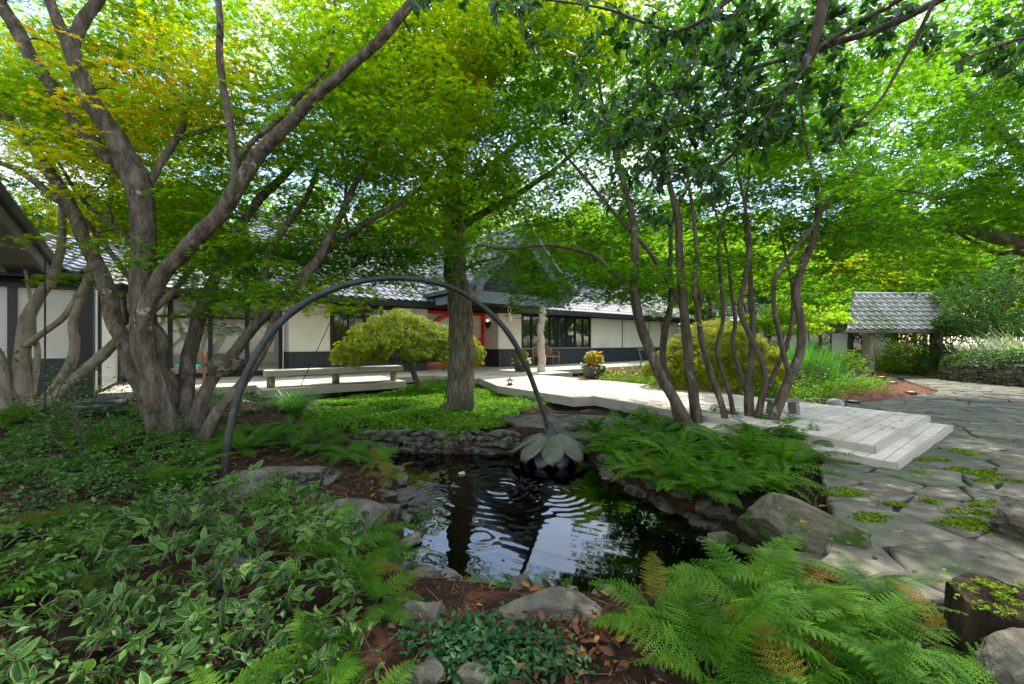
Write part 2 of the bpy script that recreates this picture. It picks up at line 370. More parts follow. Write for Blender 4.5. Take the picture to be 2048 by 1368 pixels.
M['gate_post'] = surf_mat('gate_timber', [(.13, .115, .075), (.25, .215, .145), (.34, .3, .21)], 5, .9, .15, .9, 18, stretch=(2.5, 2.5, .4), patch=((.08, .1, .035), 1.3, .5, .68), bdist=.03)
M['driftwood'] = surf_mat('pale_driftwood', [(.4, .31, .24), (.55, .45, .37), (.64, .55, .47)], 4, .85, .2, .6, 14, stretch=(2, 2, .5), bdist=.02)
M['bronze'] = surf_mat('dark_patina', [(.012, .014, .012), (.024, .028, .023), (.04, .048, .038)], 5, .55, .4, .6, 30, metal=.2, patch=[((.05, .068, .048), 3, .54, .7), ((.03, .022, .014), 7, .6, .7)], bdist=.004)
M['petal'] = surf_mat('petal_patina', [(.058, .06, .034), (.09, .094, .055), (.125, .128, .08)], 5, .6, .35, .4, 24, metal=.15, patch=((.3, .34, .25), 26, .62, .68), bdist=.006)
M['petal_dark'] = surf_mat('petal_underside', [(.07, .062, .075), (.12, .11, .13)], 4, .5, .4, .3, 24, metal=.2)
M['planter'] = surf_mat('planter_metal', [(.025, .023, .022), (.055, .05, .047), (.08, .074, .068)], 3, .5, .4, .3, 24, metal=.2)
M['iron'] = surf_mat('cast_iron', [(.02, .02, .02), (.045, .042, .04)], 6, .6, .4, .3, 30, metal=.4)
M['brass'] = surf_mat('gilded_iron', [(.42, .22, .07), (.6, .36, .13)], 6, .45, .5, .3, 30, metal=.35)
M['copper'] = surf_mat('pale_copper', [(.45, .3, .22), (.6, .44, .34)], 4, .5, .5, .2, 30, metal=.3)
M['rope'] = surf_mat('rope', [(.3, .22, .14), (.45, .35, .24)], 30, .9, .1, .4)
M['basin'] = surf_mat('dark_basin', [(.022, .017, .015), (.05, .038, .032)], 5, .3, .5, .3, 20)
M['lamp_gray'] = surf_mat('lamp_gray', [(.16, .18, .17), (.25, .27, .26)], 4, .5, .4, .1)
M['stump'] = surf_mat('rotten_wood', [(.012, .009, .007), (.04, .028, .018), (.09, .06, .035)], 5, .95, .1, 1, 16, stretch=(3, 3, .5), patch=((.12, .14, .02), 3, .62, .7), bdist=.04)
M['terracotta'] = surf_mat('worn_timber_red', [(.2, .09, .045), (.32, .16, .09)], 5, .7, .3, .3)
M['teal'] = surf_mat('teal_paint', [(.02, .3, .28), (.03, .38, .35)], 4, .5, .4, 0)
M['koi_white'] = surf_mat('koi_pale', [(.5, .42, .34), (.65, .56, .46)], 4, .35, .5, 0, patch=((.55, .13, .04), 6, .5, .56))
M['koi_brown'] = surf_mat('koi_brown', [(.12, .09, .05), (.2, .16, .1)], 8, .35, .5, 0)
def glass_mat(name, body, rough=.03, ior=1.9):
    m, nt, out = new_mat(name)
    b = N(nt, 'BsdfPrincipled', Roughness=rough, IOR=ior); b.inputs['Base Color'].default_value = (*body, 1)
    nt.links.new(b.outputs[0], out.inputs[0]); return m
M['pane'] = glass_mat('window_glass', (.022, .035, .026))
M['pane_pale'] = glass_mat('window_glass_bright', (.27, .28, .26), .04, 1.7)
def water_mat():
    m, nt, out = new_mat('pond_water'); L = nt.links.new
    g = N(nt, 'BsdfGlossy', Roughness=.015); g.inputs['Color'].default_value = (.95, .97, 1, 1)
    t = N(nt, 'BsdfTransparent'); t.inputs['Color'].default_value = (.3, .32, .2, 1)
    f = N(nt, 'Fresnel', IOR=1.52); mx = N(nt, 'MixShader')
    L(f.outputs[0], mx.inputs[0]); L(t.outputs[0], mx.inputs[1]); L(g.outputs[0], mx.inputs[2]); L(mx.outputs[0], out.inputs[0]); return m
M['water'] = water_mat()
def emit_mat(name, col, s):
    m, nt, out = new_mat(name); e = N(nt, 'Emission', Strength=s); e.inputs[0].default_value = (*col, 1)
    nt.links.new(e.outputs[0], out.inputs[0]); return m
M['bulb'] = emit_mat('warm_bulb', (1, .55, .25), 2)

# ================================================================== house frame
U = vec(.7986, .6018, 0); W = vec(-.6018, .7986, 0); UP = vec(0, 0, 1); E0 = vec(-3.42, 16.3, 0)
def H(u, v, z): return E0 + u * U + v * W + vec(0, 0, z)
def hbox(b, u0, u1, v0, v1, z0, z1, tint=None): return b.box(H(u0, v0, z0), U * (u1 - u0), W * (v1 - v0), UP * (z1 - z0), tint)

# ================================================================== ground
WZ = -.35
pond_px = [(800, 1165), (880, 1185), (960, 1198), (1200, 1222), (1400, 1205), (1545, 1135), (1470, 1075), (1400, 1040), (1310, 1000), (1240, 960), (1195, 925), (1180, 903), (1050, 903), (930, 906), (830, 903), (735, 893), (745, 925), (785, 965), (792, 1050), (788, 1120)]
POND = np.array([G(a, c, WZ)[:2] for a, c in pond_px])
def path_z(x, y): return -.28 * sstep(9, 18, np.asarray(y, float))
flag_px = [(1640, 938), (1655, 990), (1668, 1060), (1640, 1130), (1790, 1195), (1940, 1207)]
FLAG = [G(a, c)[:2] for a, c in flag_px] + [vec(2.9, 1.25), vec(3.4, .2), vec(12, .2), vec(15.2, 9.0), vec(16.3, 12.9), vec(18.4, 16.6), vec(19.6, 19.5), vec(20.5, 26), vec(17.6, 26), vec(17.3, 20), vec(16.9, 17.5)] + \
       [G(a, c, -.14)[:2] for a, c in [(1876, 788), (1868, 797), (1790, 807), (1738, 817), (1690, 818)]] + [vec(5.2, 6.2), vec(4.2, 5.2)]
FLAG = np.array(FLAG)
COVER = np.array([G(a, c, -.1)[:2] for a, c in [(600, 835), (640, 800), (760, 785), (850, 768), (950, 766), (1050, 795), (1110, 808), (1040, 828), (1020, 850), (985, 862), (880, 872), (790, 872), (735, 872), (660, 862)]])
def base_h(x, y):
    h = -.09 + .16 * sstep(-1.6, -4.2, x) * sstep(10, 7.5, y) - .04 * sstep(7, 10, y)
    h = h + .05 * np.sin(x * 1.7 + 1) * np.sin(y * 1.3) + .02 * np.sin(x * 5.1) * np.sin(y * 4.3 + 2)
    dc = poly_dist(x, y, COVER); h = np.where(dc < .4, h + (-.12 + .04 * np.sin(x * 2) - h) * sstep(.4, 0, dc), h)
    df = poly_dist(x, y, FLAG); h = np.where(df < .5, h + (path_z(x, y) - .075 - h) * sstep(.5, 0, df), h)
    h = np.where((y > 9) & (df >= .5), h + path_z(x, y) * .7 * sstep(6, 9, x), h)
    return h
def ground_h(x, y):
    x = np.asarray(x, float); y = np.asarray(y, float); h = base_h(x, y); d = poly_dist(x, y, POND)
    bank = WZ + .14 + .1 * sstep(0, .35, d)
    h = np.where(d < .7, bank + (h - bank) * sstep(.12, .7, d), h)
    return np.where(d < .06, WZ + .12 - .62 * sstep(.06, -.42, d), h)
def GH(px, py):
    """point of the terrain seen at this pixel"""
    z = -.1
    for _ in range(6): p = G(px, py, z); z = float(ground_h(p[0], p[1]))
    return G(px, py, z)
gx = np.r_[np.linspace(-90, -9, 28), np.arange(-8.9, 8, .085), np.linspace(8.1, 26, 60), np.linspace(27, 140, 20)]
gy = np.r_[np.linspace(-25, .2, 14), np.arange(.3, 9.6, .085), np.linspace(9.75, 27, 60), np.linspace(28, 220, 20)]
X, Y = np.meshgrid(gx, gy); Z = ground_h(X, Y)
i = np.arange(len(gy) - 1)[:, None] * len(gx); j = np.arange(len(gx) - 1)[None]
fq = np.stack([i + j, i + j + 1, i + j + len(gx) + 1, i + j + len(gx)], -1).reshape(-1, 4)
b = B(); b.add(np.stack([X, Y, Z], -1).reshape(-1, 3), fq); g = solo('ground', b, M['soil'], kind='structure', smooth=True)
# the pond floor takes its own colour
me = g.data; me.materials.append(M['pond_bed'])
cx = X[:-1, :-1].ravel() + .04; cy = Y[:-1, :-1].ravel() + .04
me.polygons.foreach_set('material_index', (poly_dist(cx, cy, POND) < -.06).astype(np.int32))

# water: a grid with real ripples round the drops from the flower
st = .017; wx = np.arange(POND[:, 0].min() - .2, POND[:, 0].max() + .2, st); wy = np.arange(POND[:, 1].min() - .2, POND[:, 1].max() + .2, st)
X, Y = np.meshgrid(wx, wy); Z = np.full(X.shape, WZ)
for (sx, sy), A, wl, ext in [(G(1000, 978, WZ)[:2], .0034, .115, .62), (G(1110, 985, WZ)[:2], .0030, .1, .5), (G(872, 985, WZ)[:2], .0016, .075, .22), (G(960, 1075, WZ)[:2], .0012, .09, .25)]:
    r = np.hypot(X - sx, Y - sy); ph = .4 * np.sin(np.arctan2(Y - sy, X - sx) * 3 + r * 5)
    Z += A * np.exp(-(r / ext) ** 2) * np.cos(2 * math.pi * r / wl * (1 - .12 * r) + ph) * sstep(0, .12, r) * (.55 + .45 * np.sin(X * 6.3 + sx * 9) * np.sin(Y * 5.1 + sy * 7) + .35 * np.sin(X * 17 + Y * 11))
Z += .0007 * np.sin(X * 11 + 3 * np.sin(Y * 4)) * np.sin(Y * 13 + 2 * np.sin(X * 5)) + .0003 * np.sin(X * 37 + Y * 21) * np.sin(Y * 33 - X * 9)
i = np.arange(len(wy) - 1)[:, None] * len(wx); j = np.arange(len(wx) - 1)[None]
fq = np.stack([i + j, i + j + 1, i + j + len(wx) + 1, i + j + len(wx)], -1).reshape(-1, 4)
keep = (poly_dist(X[:-1, :-1], Y[:-1, :-1], POND) < .12).ravel()
used = np.unique(fq[keep]); remap = np.zeros(X.size, int); remap[used] = np.arange(len(used))
b = B(); b.add(np.stack([X, Y, Z], -1).reshape(-1, 3)[used], remap[fq[keep]]); solo('water', b, M['water'], kind='structure', smooth=True)

# ================================================================== flagstone path
b = B(); poly = FLAG; cen = poly.mean(0)
# joint bed: fine strips that follow the slope
yy = np.r_[np.arange(.2, 9, 1.1), np.arange(9, 26.1, .8)]
for a, c in zip(yy[:-1], yy[1:]):
    pc = clip_poly(clip_poly([p for p in poly], vec(0, -1), -a), vec(0, 1), c)
    if len(pc) >= 3:
        pc = np.array(pc); b.add(np.c_[pc, path_z(pc[:, 0], pc[:, 1]) - .022], [np.arange(len(pc))])
solo('flagstone_joint_bed', b, M['joint'], kind='structure')
seeds = []
for yv in np.arange(.2, 26, .46):
    for xv in np.arange(1, 21.5, .6):
        seeds.append((xv + rng.uniform(-.36, .36) + .3 * (int(yv / .46) % 2), yv + rng.uniform(-.28, .28)))
seeds = np.array(seeds); wts = rng.uniform(-.12, .14, len(seeds)); ins = poly_dist(seeds[:, 0], seeds[:, 1], FLAG) < .6
wm = vec(.86, 1); b = B()
for k in np.nonzero(ins)[0]:
    p = seeds[k] * wm; cell = [p + q for q in np.array([[-1.2, -1.2], [1.2, -1.2], [1.2, 1.2], [-1.2, 1.2]])]
    dd = np.sum((seeds * wm - p) ** 2, 1)
    for q in np.argsort(dd)[1:22]:
        n = seeds[q] * wm - p; l = np.linalg.norm(n); n = n / l
        cell = clip_poly(cell, n, p @ n + l / 2 + (wts[k] - wts[q]) * .6 - .008)
        if len(cell) < 3: break
    if len(cell) < 3: continue
    c = np.array(cell) / wm
    for e in range(len(FLAG)) if False else []: pass
    ring = []
    for e in range(len(c)):
        a, d = c[e], c[(e + 1) % len(c)]; l = np.linalg.norm(d - a); m = max(1, int(l / .13))
        nn = vec(-(d - a)[1], (d - a)[0]) / max(l, 1e-6)
        for t in range(m): ring.append(a + (d - a) * t / m + (nn * rng.normal(0, .011) if t else rng.normal(0, .012, 2)))
    ring = np.array(ring); dr_ = poly_dist(ring[:, 0], ring[:, 1], FLAG)
    if dr_.min() > 0: continue
    for q_ in np.nonzero(dr_ > .02)[0]:
        bp_ = None; bd_ = 9
        for e_ in range(len(FLAG)):
            a_ = FLAG[e_]; v_ = FLAG[(e_ + 1) % len(FLAG)] - a_; t_ = min(max((ring[q_] - a_) @ v_ / (v_ @ v_), 0), 1); o_ = a_ + v_ * t_; d_ = np.hypot(*(o_ - ring[q_]))
            if d_ < bd_: bd_, bp_ = d_, o_
        ring[q_] = bp_ + rng.normal(0, .012, 2)
    ctr = ring.mean(0)
    dz = rng.uniform(-.008, .012); tl = rng.normal(0, .008, 2); n = len(ring)
    def zz(r): return path_z(r[:, 0], r[:, 1]) + dz + (r - ctr) @ tl
    inn = ctr + (ring - ctr) * (1 - .016 / np.maximum(np.linalg.norm(ring - ctr, axis=1), .1))[:, None]
    V = np.vstack([np.c_[ring, zz(ring) - .07], np.c_[ring, zz(ring) - .012], np.c_[inn, zz(inn)]])
    i0 = np.arange(n); i1 = (i0 + 1) % n
    b.add(V, [np.c_[i0, i1, i1 + n, i0 + n], np.c_[i0 + n, i1 + n, i1 + 2 * n, i0 + 2 * n], i0 + 2 * n], rng.uniform(.2, .85))
solo('flagstone_path', b, M['flag'], kind='structure')
# moss in the joints
b = B(); pos = []
for (px, py, r, n) in [(1935, 905, .16, 1), (1965, 962, .2, 1), (1860, 920, .1, 1), (1905, 1008, .17, 1), (1960, 1030, .2, 1), (1925, 1050, .13, 1), (1990, 950, .12, 1), (1720, 925, .12, 1), (1840, 945, .12, 1), (1910, 935, .16, 1), (1705, 985, .12, 1), (1730, 1040, .1, 1)]:
    c = G(px, py, 0)
    for _ in range(4):
        q = c[:2] + rng.normal(0, r * .75, 2) * vec(1.4, .5); m = 110
        pos.append(np.c_[q + rng.normal(0, .035, (m, 2)) * vec(1.5, .8), np.zeros(m)])
pos = np.vstack(pos); pos[:, 2] = path_z(pos[:, 0], pos[:, 1]) + .002 + .012 * rng.random(len(pos))
scatter(b, CLUMP, pos, frames(vec(0, 0, 1) + .5 * rnd(len(pos)), rnd(len(pos))), .013 * (.6 + .8 * rng.random(len(pos))), rng.random(len(pos)))
solo('moss', b, M['moss'], 'bright green moss growing in the joints of the flagstones', 'moss', kind='stuff')

# pine straw bed by the path
MUL = np.array([G(a, c, -.12)[:2] for a, c in [(1690, 813), (1738, 816), (1790, 806), (1868, 796), (1878, 787), (1850, 775), (1790, 763), (1760, 754), (1720, 752), (1700, 765), (1670, 780), (1650, 797)]])
MUL2 = np.array([vec(15.4, 17.2), vec(17, 17.8), vec(17.5, 20), vec(18.2, 24.8), vec(16, 27), vec(13.4, 24), vec(13.2, 18.5)])
def mulch(name, poly, n, label):
    lo, hi = poly.min(0), poly.max(0); q = rng.uniform(lo, hi, (n * 2, 2)); d = poly_dist(q[:, 0], q[:, 1], poly); q = q[d < 0][:n]; d = d[d < 0][:n]
    z = np.maximum(ground_h(q[:, 0], q[:, 1]), path_z(q[:, 0], q[:, 1]) - .02) + .12 * sstep(0, .35, -d) * (.85 + .15 * np.sin(q[:, 0] * 6) * np.sin(q[:, 1] * 5)) + .02 * rng.random(len(q))
    nd = (np.array([[0, -.012, 0], [1, -.004, -.06], [1, .004, -.06], [0, .012, 0]]), np.array([[0, 1, 2, 3]]))
    b = B(); scatter(b, nd, np.c_[q, z], frames(vec(0, 0, 1) + .35 * rnd(len(q)), rnd(len(q)) * vec(1, 1, .25)), .1 + .12 * rng.random(len(q)), rng.random(len(q)))
    # body of the heap under the needles
    k = 40; xs = np.linspace(lo[0], hi[0], k); ys = np.linspace(lo[1], hi[1], k); X, Y = np.meshgrid(xs, ys); D = poly_dist(X, Y, poly)
    Z = np.maximum(ground_h(X, Y), path_z(X, Y) - .03) - .04 + .13 * sstep(0, .35, -D)
    i = np.arange(k - 1)[:, None] * k; j = np.arange(k - 1)[None]; f = np.stack([i + j, i + j + 1, i + j + k + 1, i + j + k], -1).reshape(-1, 4)
    b.add(np.stack([X, Y, Z], -1).reshape(-1, 3), f[(D[:-1, :-1] < .02).ravel()], .3)
    solo(name, b, M['straw'], label, 'pine straw', kind='stuff')
mulch('pine_straw', MUL, 16000, 'rust coloured pine straw heaped in the bed beside the flagstone path')
mulch('pine_straw', MUL2, 9000, 'rust coloured pine straw spread under the tiled gate roof')
# loose straw and leaves on the soil
def litter(n, region, mat, label, name, size, shape, zoff=.012):
    q = rng.uniform(region[:2], region[2:], (n, 2)); d = poly_dist(q[:, 0], q[:, 1], POND); f = poly_dist(q[:, 0], q[:, 1], FLAG)
    q = q[(d > .1) & (f > .05)]; z = ground_h(q[:, 0], q[:, 1]) + zoff * (.3 + rng.random(len(q)))
    b = B(); scatter(b, shape, np.c_[q, z], frames(vec(0, 0, 1) + .35 * rnd(len(q)), rnd(len(q)) * vec(1, 1, .2)), size * (.5 + rng.random(len(q))), rng.random(len(q)))
    solo(name, b, mat, label, 'leaf litter', kind='stuff')
NEEDLE = (np.array([[0, -.02, 0], [1, -.006, -.05], [1, .006, -.05], [0, .02, 0]]), np.array([[0, 1, 2, 3]]))
litter(16000, (-7, .7, 4, 7), M['straw'], 'reddish brown needles lying on the dark soil round the pond', 'needle_litter', .09, NEEDLE)
litter(2600, (-6, .7, 4, 6), M['litter'], 'brown and yellow fallen leaves scattered on the soil', 'leaf_litter', .05, OVAL, .03)

# ground cover on the low mound beyond the pond
lo, hi = COVER.min(0), COVER.max(0); q = rng.uniform(lo, hi, (60000, 2)); d = poly_dist(q[:, 0], q[:, 1], COVER); k = d < .03 * rng.standard_normal(len(d)); q = q[k]
bare = np.array([mnoise.noise(Vector((a * 1.1, c * 1.6, 3))) for a, c in q]); k = bare > -.38 + .1 * rng.standard_normal(len(q)); q = q[k]; bare = bare[k]
z = ground_h(q[:, 0], q[:, 1]) + .02 + .075 * rng.random(len(q)) + .05 * np.sin(q[:, 0] * 3.1) * np.sin(q[:, 1] * 2.7)
b = B(); scatter(b, MAPLE3, np.c_[q, z], frames(vec(0, 0, 1) + .45 * rnd(len(q)), rnd(len(q))), .05 * (.6 + .7 * rng.random(len(q))), .5 + .25 * bare + .17 * rng.standard_normal(len(q)))
solo('ground_cover', b, M['cover'], 'bright green ground cover spreading round the furrowed tree trunk', 'ground cover', kind='stuff')
# ================================================================== roofs
def roof_plane(b, O, A, Bv, la, lb, tw=.28, rh=.34, amp=.04, step=.03, hip=0):
    """interlocking tiles as real relief: A along the eave, Bv up the slope"""
    A = norm(A); Bv = norm(Bv); Nn = norm(np.cross(A, Bv)); Nn = Nn if Nn[2] > 0 else -Nn
    nc = max(int(round(la / tw)), 1); s = np.linspace(0, 1, 7)[:-1]
    xs = np.r_[np.concatenate([(i + s) for i in range(nc)]), nc]; ph = xs % 1
    hz = amp * (np.sin(ph * 2 * math.pi) * .6 + .4 * np.sin(ph * 2 * math.pi) ** 2); xs = xs * la / nc
    nr = max(int(round(lb / rh)), 1); m = len(xs)
    for r in range(nr):
        b0 = r * lb / nr - (.03 if r else 0); b1 = (r + 1) * lb / nr; jt = rng.normal(0, .002)
        sag = .02 * np.cos(ph * 2 * math.pi)
        rows = [(b0 - sag, hz + 0), (b0 - sag, hz + step + .006 + jt), (np.full(m, b1), hz + .002)]
        V = np.vstack([O + A * np.maximum(xs, hip(q) if callable(hip) else hip * q)[:, None] + Bv * q[:, None] + Nn * h[:, None] for q, h in rows])
        i = np.arange(m - 1); f = np.vstack([np.c_[i, i + 1, i + 1 + m, i + m], np.c_[i + m, i + 1 + m, i + 1 + 2 * m, i + 2 * m]])
        b.add(V, f, rng.uniform(.3, .7))
def slab(b, O, A, Bv, la, lb, th):
    A = norm(A); Bv = norm(Bv); Nn = norm(np.cross(A, Bv)); Nn = Nn if Nn[2] > 0 else -Nn
    b.box(O - Nn * (th + .012), A * la, Bv * lb, Nn * th)
def ridge(b, p, q, r=.09):
    n = int(np.linalg.norm(q - p) / .36); d = (q - p) / n
    for k in range(n):
        a = p + d * k; b.tube([a, a + d * 1.04], [r * 1.08, r * .95], 10)

# ================================================================== main house
house = thing('garden_house', 'long low house with white stucco panels, dark wainscot and gray tiled roofs', 'house', H(0, 0, 0))
zt = 2.62
def wall_run(u0, u1, name='wall', v=0.0):
    b = B(); hbox(b, u0, u1, v, v + .2, .97, zt); return part(house, name, b, M['wall_white'])
def wains(u0, u1, v=0.0):
    b = B(); hbox(b, u0, u1, v - .012, v + .2, -.2, .94)
    n = int((u1 - u0) / .15)
    for k in range(n):
        a = u0 + (u1 - u0) * k / n; hbox(b, a + .006, a + (u1 - u0) / n - .006, v - .03, v - .010, DECK, .93)
    hbox(b, u0, u1, v - .05, v + .2, .935, .972); part(house, 'wainscot', b, M['wainscot'])
for u0, u1 in [(-4.95, -3.68), (-1.27, 0), (3.5, 4.85), (9.71, 12.40), (12.46, 15.05), (15.11, 16.4), (16.46, 18.5)]: wall_run(u0, u1)
wains(-4.95, 0); wains(3.5, 18.5)
b = B()
for u in (12.43, 15.08, 16.43): hbox(b, u - .035, u + .035, -.01, .2, .97, zt)
hbox(b, -4.97, .02, -.03, .2, zt, 2.78); hbox(b, 3.46, 18.5, -.03, .2, zt, 2.78); part(house, 'trim', b, M['black'])
# returns beside the recessed door
b = B(); hbox(b, 3.5, 3.7, .2, 1.25, .97, 2.62); part(house, 'wall', b, M['wall_white'])
b = B(); hbox(b, -.2, 0, .2, 1.25, .97, 2.62); part(house, 'wall', b, M['wall_white'])
b = B(); hbox(b, -.2, .015, .2, 1.25, -.2, .97); part(house, 'wainscot', b, M['wainscot'])
b = B(); hbox(b, 3.485, 3.7, .2, 1.25, -.2, .97)
for k in range(7): hbox(b, 3.468, 3.49, .2 + k * .15 + .006, .35 + k * .15 - .006, DECK, .93)
part(house, 'wainscot', b, M['wainscot'])
b = B(); hbox(b, -4.95, -4.75, .2, 1.1, .97, 2.62); part(house, 'wall', b, M['wall_white'])
b = B(); hbox(b, -4.965, -4.75, .2, 1.1, -.2, .97); part(house, 'wainscot', b, M['wainscot'])
def window(u0, u1, n, v=0.0, z0=1.0, z1=2.6):
    f = B(); w = .055
    hbox(f, u0, u1, v - .04, v + .14, z0, z0 + w); hbox(f, u0, u1, v - .04, v + .14, z1 - w, z1)
    step = (u1 - u0) / n
    for k in range(n + 1):
        ww = .085 if k % 2 == 0 else .05; a = min(max(u0 + k * step - ww / 2, u0), u1 - ww)
        hbox(f, a, a + ww, v - .035, v + .135, z0 + w, z1 - w)
    fr = part(house, 'window', f, M['black'])
    for k in range(n):
        g = B(); hbox(g, u0 + k * step + .042, u0 + (k + 1) * step - .042, v + .03, v + .04, z0 + w, z1 - w); part(fr, 'pane', g, M['pane'])
    s = B(); hbox(s, u0 - .03, u1 + .03, v - .08, v - .04, z0 - .03, z0 + .012); part(fr, 'sill', s, M['gray_paint'])
window(4.87, 9.69, 8); window(-3.66, -1.29, 4)
# back mass of the house
b = B(); hbox(b, -4.9, 18.4, 1.5, 10.5, -.2, 2.7); part(house, 'wall', b, M['wall_white'])
# red entrance
dr = B(); v0 = 1.25
hbox(dr, 0, .14, v0 - .06, v0 + .1, DECK, 2.7); hbox(dr, 3.36, 3.5, v0 - .06, v0 + .1, DECK, 2.7); hbox(dr, .14, 3.36, v0 - .06, v0 + .1, 2.55, 2.7)
hbox(dr, .14, 3.36, v0 - .04, v0 + .06, DECK, .32)
hbox(dr, 1.71, 1.79, v0 - .05, v0 + .08, .32, 2.55); hbox(dr, 2.95, 3.36, v0 - .03, v0 + .05, .32, 1.5); hbox(dr, .14, .55, v0 - .03, v0 + .05, .32, 1.5)
n = 64; a = np.arange(n) * 2 * math.pi / n; ro, ri = 1.17, 1.0; cu, czz = 1.75, 1.42
ring = [H(cu + r * math.cos(t), v, czz + r * math.sin(t)) for v in (v0 - .08, v0 + .07) for r in (ro, ri) for t in a]
i0 = np.arange(n); i1 = (i0 + 1) % n
dr.add(ring, [np.vstack([np.c_[i0, i1, i1 + n, i0 + n], np.c_[i0, i0 + 2 * n, i1 + 2 * n, i1], np.c_[i0 + n, i1 + n, i1 + 3 * n, i0 + 3 * n], np.c_[i0 + 2 * n, i0 + 3 * n, i1 + 3 * n, i1 + 2 * n]])])
door = part(house, 'door', dr, M['red'], label='red lacquered entrance with a round ring across its two leaves')
g = B(); hbox(g, .14, 3.36, v0 + .01, v0 + .02, 1.5, 2.55); part(door, 'pane', g, M['frost'])
g = B(); hbox(g, .55, 2.95, v0 + .005, v0 + .009, .32, 1.5); part(door, 'pane', g, M['pane_pale'])
h = B(); h.tube([H(1.9, v0 - .1, 1.1), H(1.9, v0 - .12, 1.3), H(1.9, v0 - .1, 1.5)], .018, 8); part(door, 'handle', h, M['iron'])
# main roof
rise = .62; sl = norm(W + UP * rise); lb = 6.45 / sl.dot(W)
b = B(); roof_plane(b, H(-5.85, -.97, 2.82), U, sl, 24.9, lb); slab(b, H(-5.85, -.97, 2.80), U, sl, 24.9, lb, .1)
sb = norm(-W + UP * rise); roof_plane(b, H(-5.85, 11.93, 2.82), U, sb, 24.9, lb, 1.2, 1.5); slab(b, H(-5.85, 11.93, 2.80), U, sb, 24.9, lb, .1)
ridge(b, H(-5.85, 5.48, 6.86), H(19.05, 5.48, 6.86), .13); roof = part(house, 'roof', b, M['tile'])
b = B(); hbox(b, -5.85, 19.05, -1.0, -.93, 2.60, 2.79); hbox(b, -5.85, 19.05, -.93, 0, 2.70, 2.73); part(house, 'fascia', b, M['black'])
for uu in (-5.0, 18.4):
    b = B(); b.add([H(uu, -.3, 2.75), H(uu, 11.2, 2.75), H(uu, 5.48, 6.6), H(uu + .15, -.3, 2.75), H(uu + .15, 11.2, 2.75), H(uu + .15, 5.48, 6.6)], [np.array([[0, 1, 2], [3, 5, 4]]), np.array([[0, 3, 4, 1], [1, 4, 5, 2], [2, 5, 3, 0]])])
    part(house, 'gable', b, M['gable'])
# entrance porch with its gable
vp = -3.37; uc = 1.95
b = B(); hbox(b, -.35, 4.3, vp - .12, vp + .14, 2.66, 3.04); part(house, 'porch_beam', b, M['bluegray'])
for uu in (-.14, 3.92):
    b = B(); hbox(b, uu, uu + .2, vp + .15, -.05, 2.70, 2.98)
    b.add([H(uu - .03, vp - .62, 3.0), H(uu + .23, vp - .62, 3.0), H(uu + .23, vp - .13, 2.72), H(uu - .03, vp - .13, 2.72), H(uu - .03, vp - .66, 3.17), H(uu + .23, vp - .66, 3.17), H(uu + .23, vp - .13, 3.0), H(uu - .03, vp - .13, 3.0)], np.array([[0, 1, 2, 3], [4, 7, 6, 5], [0, 4, 5, 1], [1, 5, 6, 2], [2, 6, 7, 3], [3, 7, 4, 0]]))
    part(house, 'side_beam', b, M['bluegray'])
apex = 5.15
b = B()
for k in range(14):
    z0 = 3.045 + k * .15; z1 = z0 + .145; hw0 = (apex - z0) * 1.0; hw1 = (apex - z1) * 1.0
    if hw1 < .02: break
    b.add([H(uc - hw0, vp + .02, z0), H(uc + hw0, vp + .02, z0), H(uc + hw1, vp + .045, z1), H(uc - hw1, vp + .045, z1), H(uc - hw0, vp + .12, z0), H(uc + hw0, vp + .12, z0), H(uc + hw1, vp + .12, z1), H(uc - hw1, vp + .12, z1)], np.array([[0, 1, 2, 3], [4, 7, 6, 5], [0, 4, 5, 1], [1, 5, 6, 2], [2, 6, 7, 3], [3, 7, 4, 0]]))
part(house, 'gable', b, M['gable'])
for s in (-1, 1):
    d = norm(U * -s + UP); O = H(uc + s * 2.4, -3.95, 2.97); ln = 2.4 * math.sqrt(2)
    b = B(); b.box(O + W * .1, d * (ln + .1), W * .07, norm(UP + U * s) * -.3); part(house, 'rake_board', b, M['bluegray'])
    b = B(); roof_plane(b, H(uc + s * 2.4, -3.97, 3.10), W, d, 8.2, ln); slab(b, H(uc + s * 2.4, -3.93, 3.09), W, d, 8.1, ln, .09)
    n = int(ln / .3)
    for k in range(n):
        p = H(uc + s * 2.4, -3.97, 3.13) + d * (k + .1) * ln / n; b.tube([p, p + d * ln / n * .95], [.07, .06], 8)
    part(house, 'porch_roof', b, M['tile'])
b = B(); ridge(b, H(uc, -4.0, 5.52), H(uc, 4.0, 5.52), .12); part(house, 'ridge', b, M['tile'])
b = B(); zz = np.linspace(DECK, 2.66, 22); pc = H(3.14, vp, 0)
pts = np.array([pc + vec(.02 * math.sin(z * 3), .02 * math.cos(z * 4), z) for z in zz]); limb_tube(b, pts, np.interp(zz, [DECK, .5, 2.0, 2.66], [.175, .14, .13, .15]), 14, .12, 3)
for z, an in [(.5, -1.2), (.95, -2.2), (1.25, -.6), (1.6, -1.9), (1.75, -.9), (2.05, -1.5), (1.45, -2.9), (.75, -.4)]:
    q = pc + vec(math.cos(an) * .12, math.sin(an) * .12, z); b.tube([q, q + vec(math.cos(an) * .07, math.sin(an) * .07, .03)], [.05, .022], 8)
part(house, 'post', b, M['driftwood'], True, label='pale knotty tree trunk porch post')
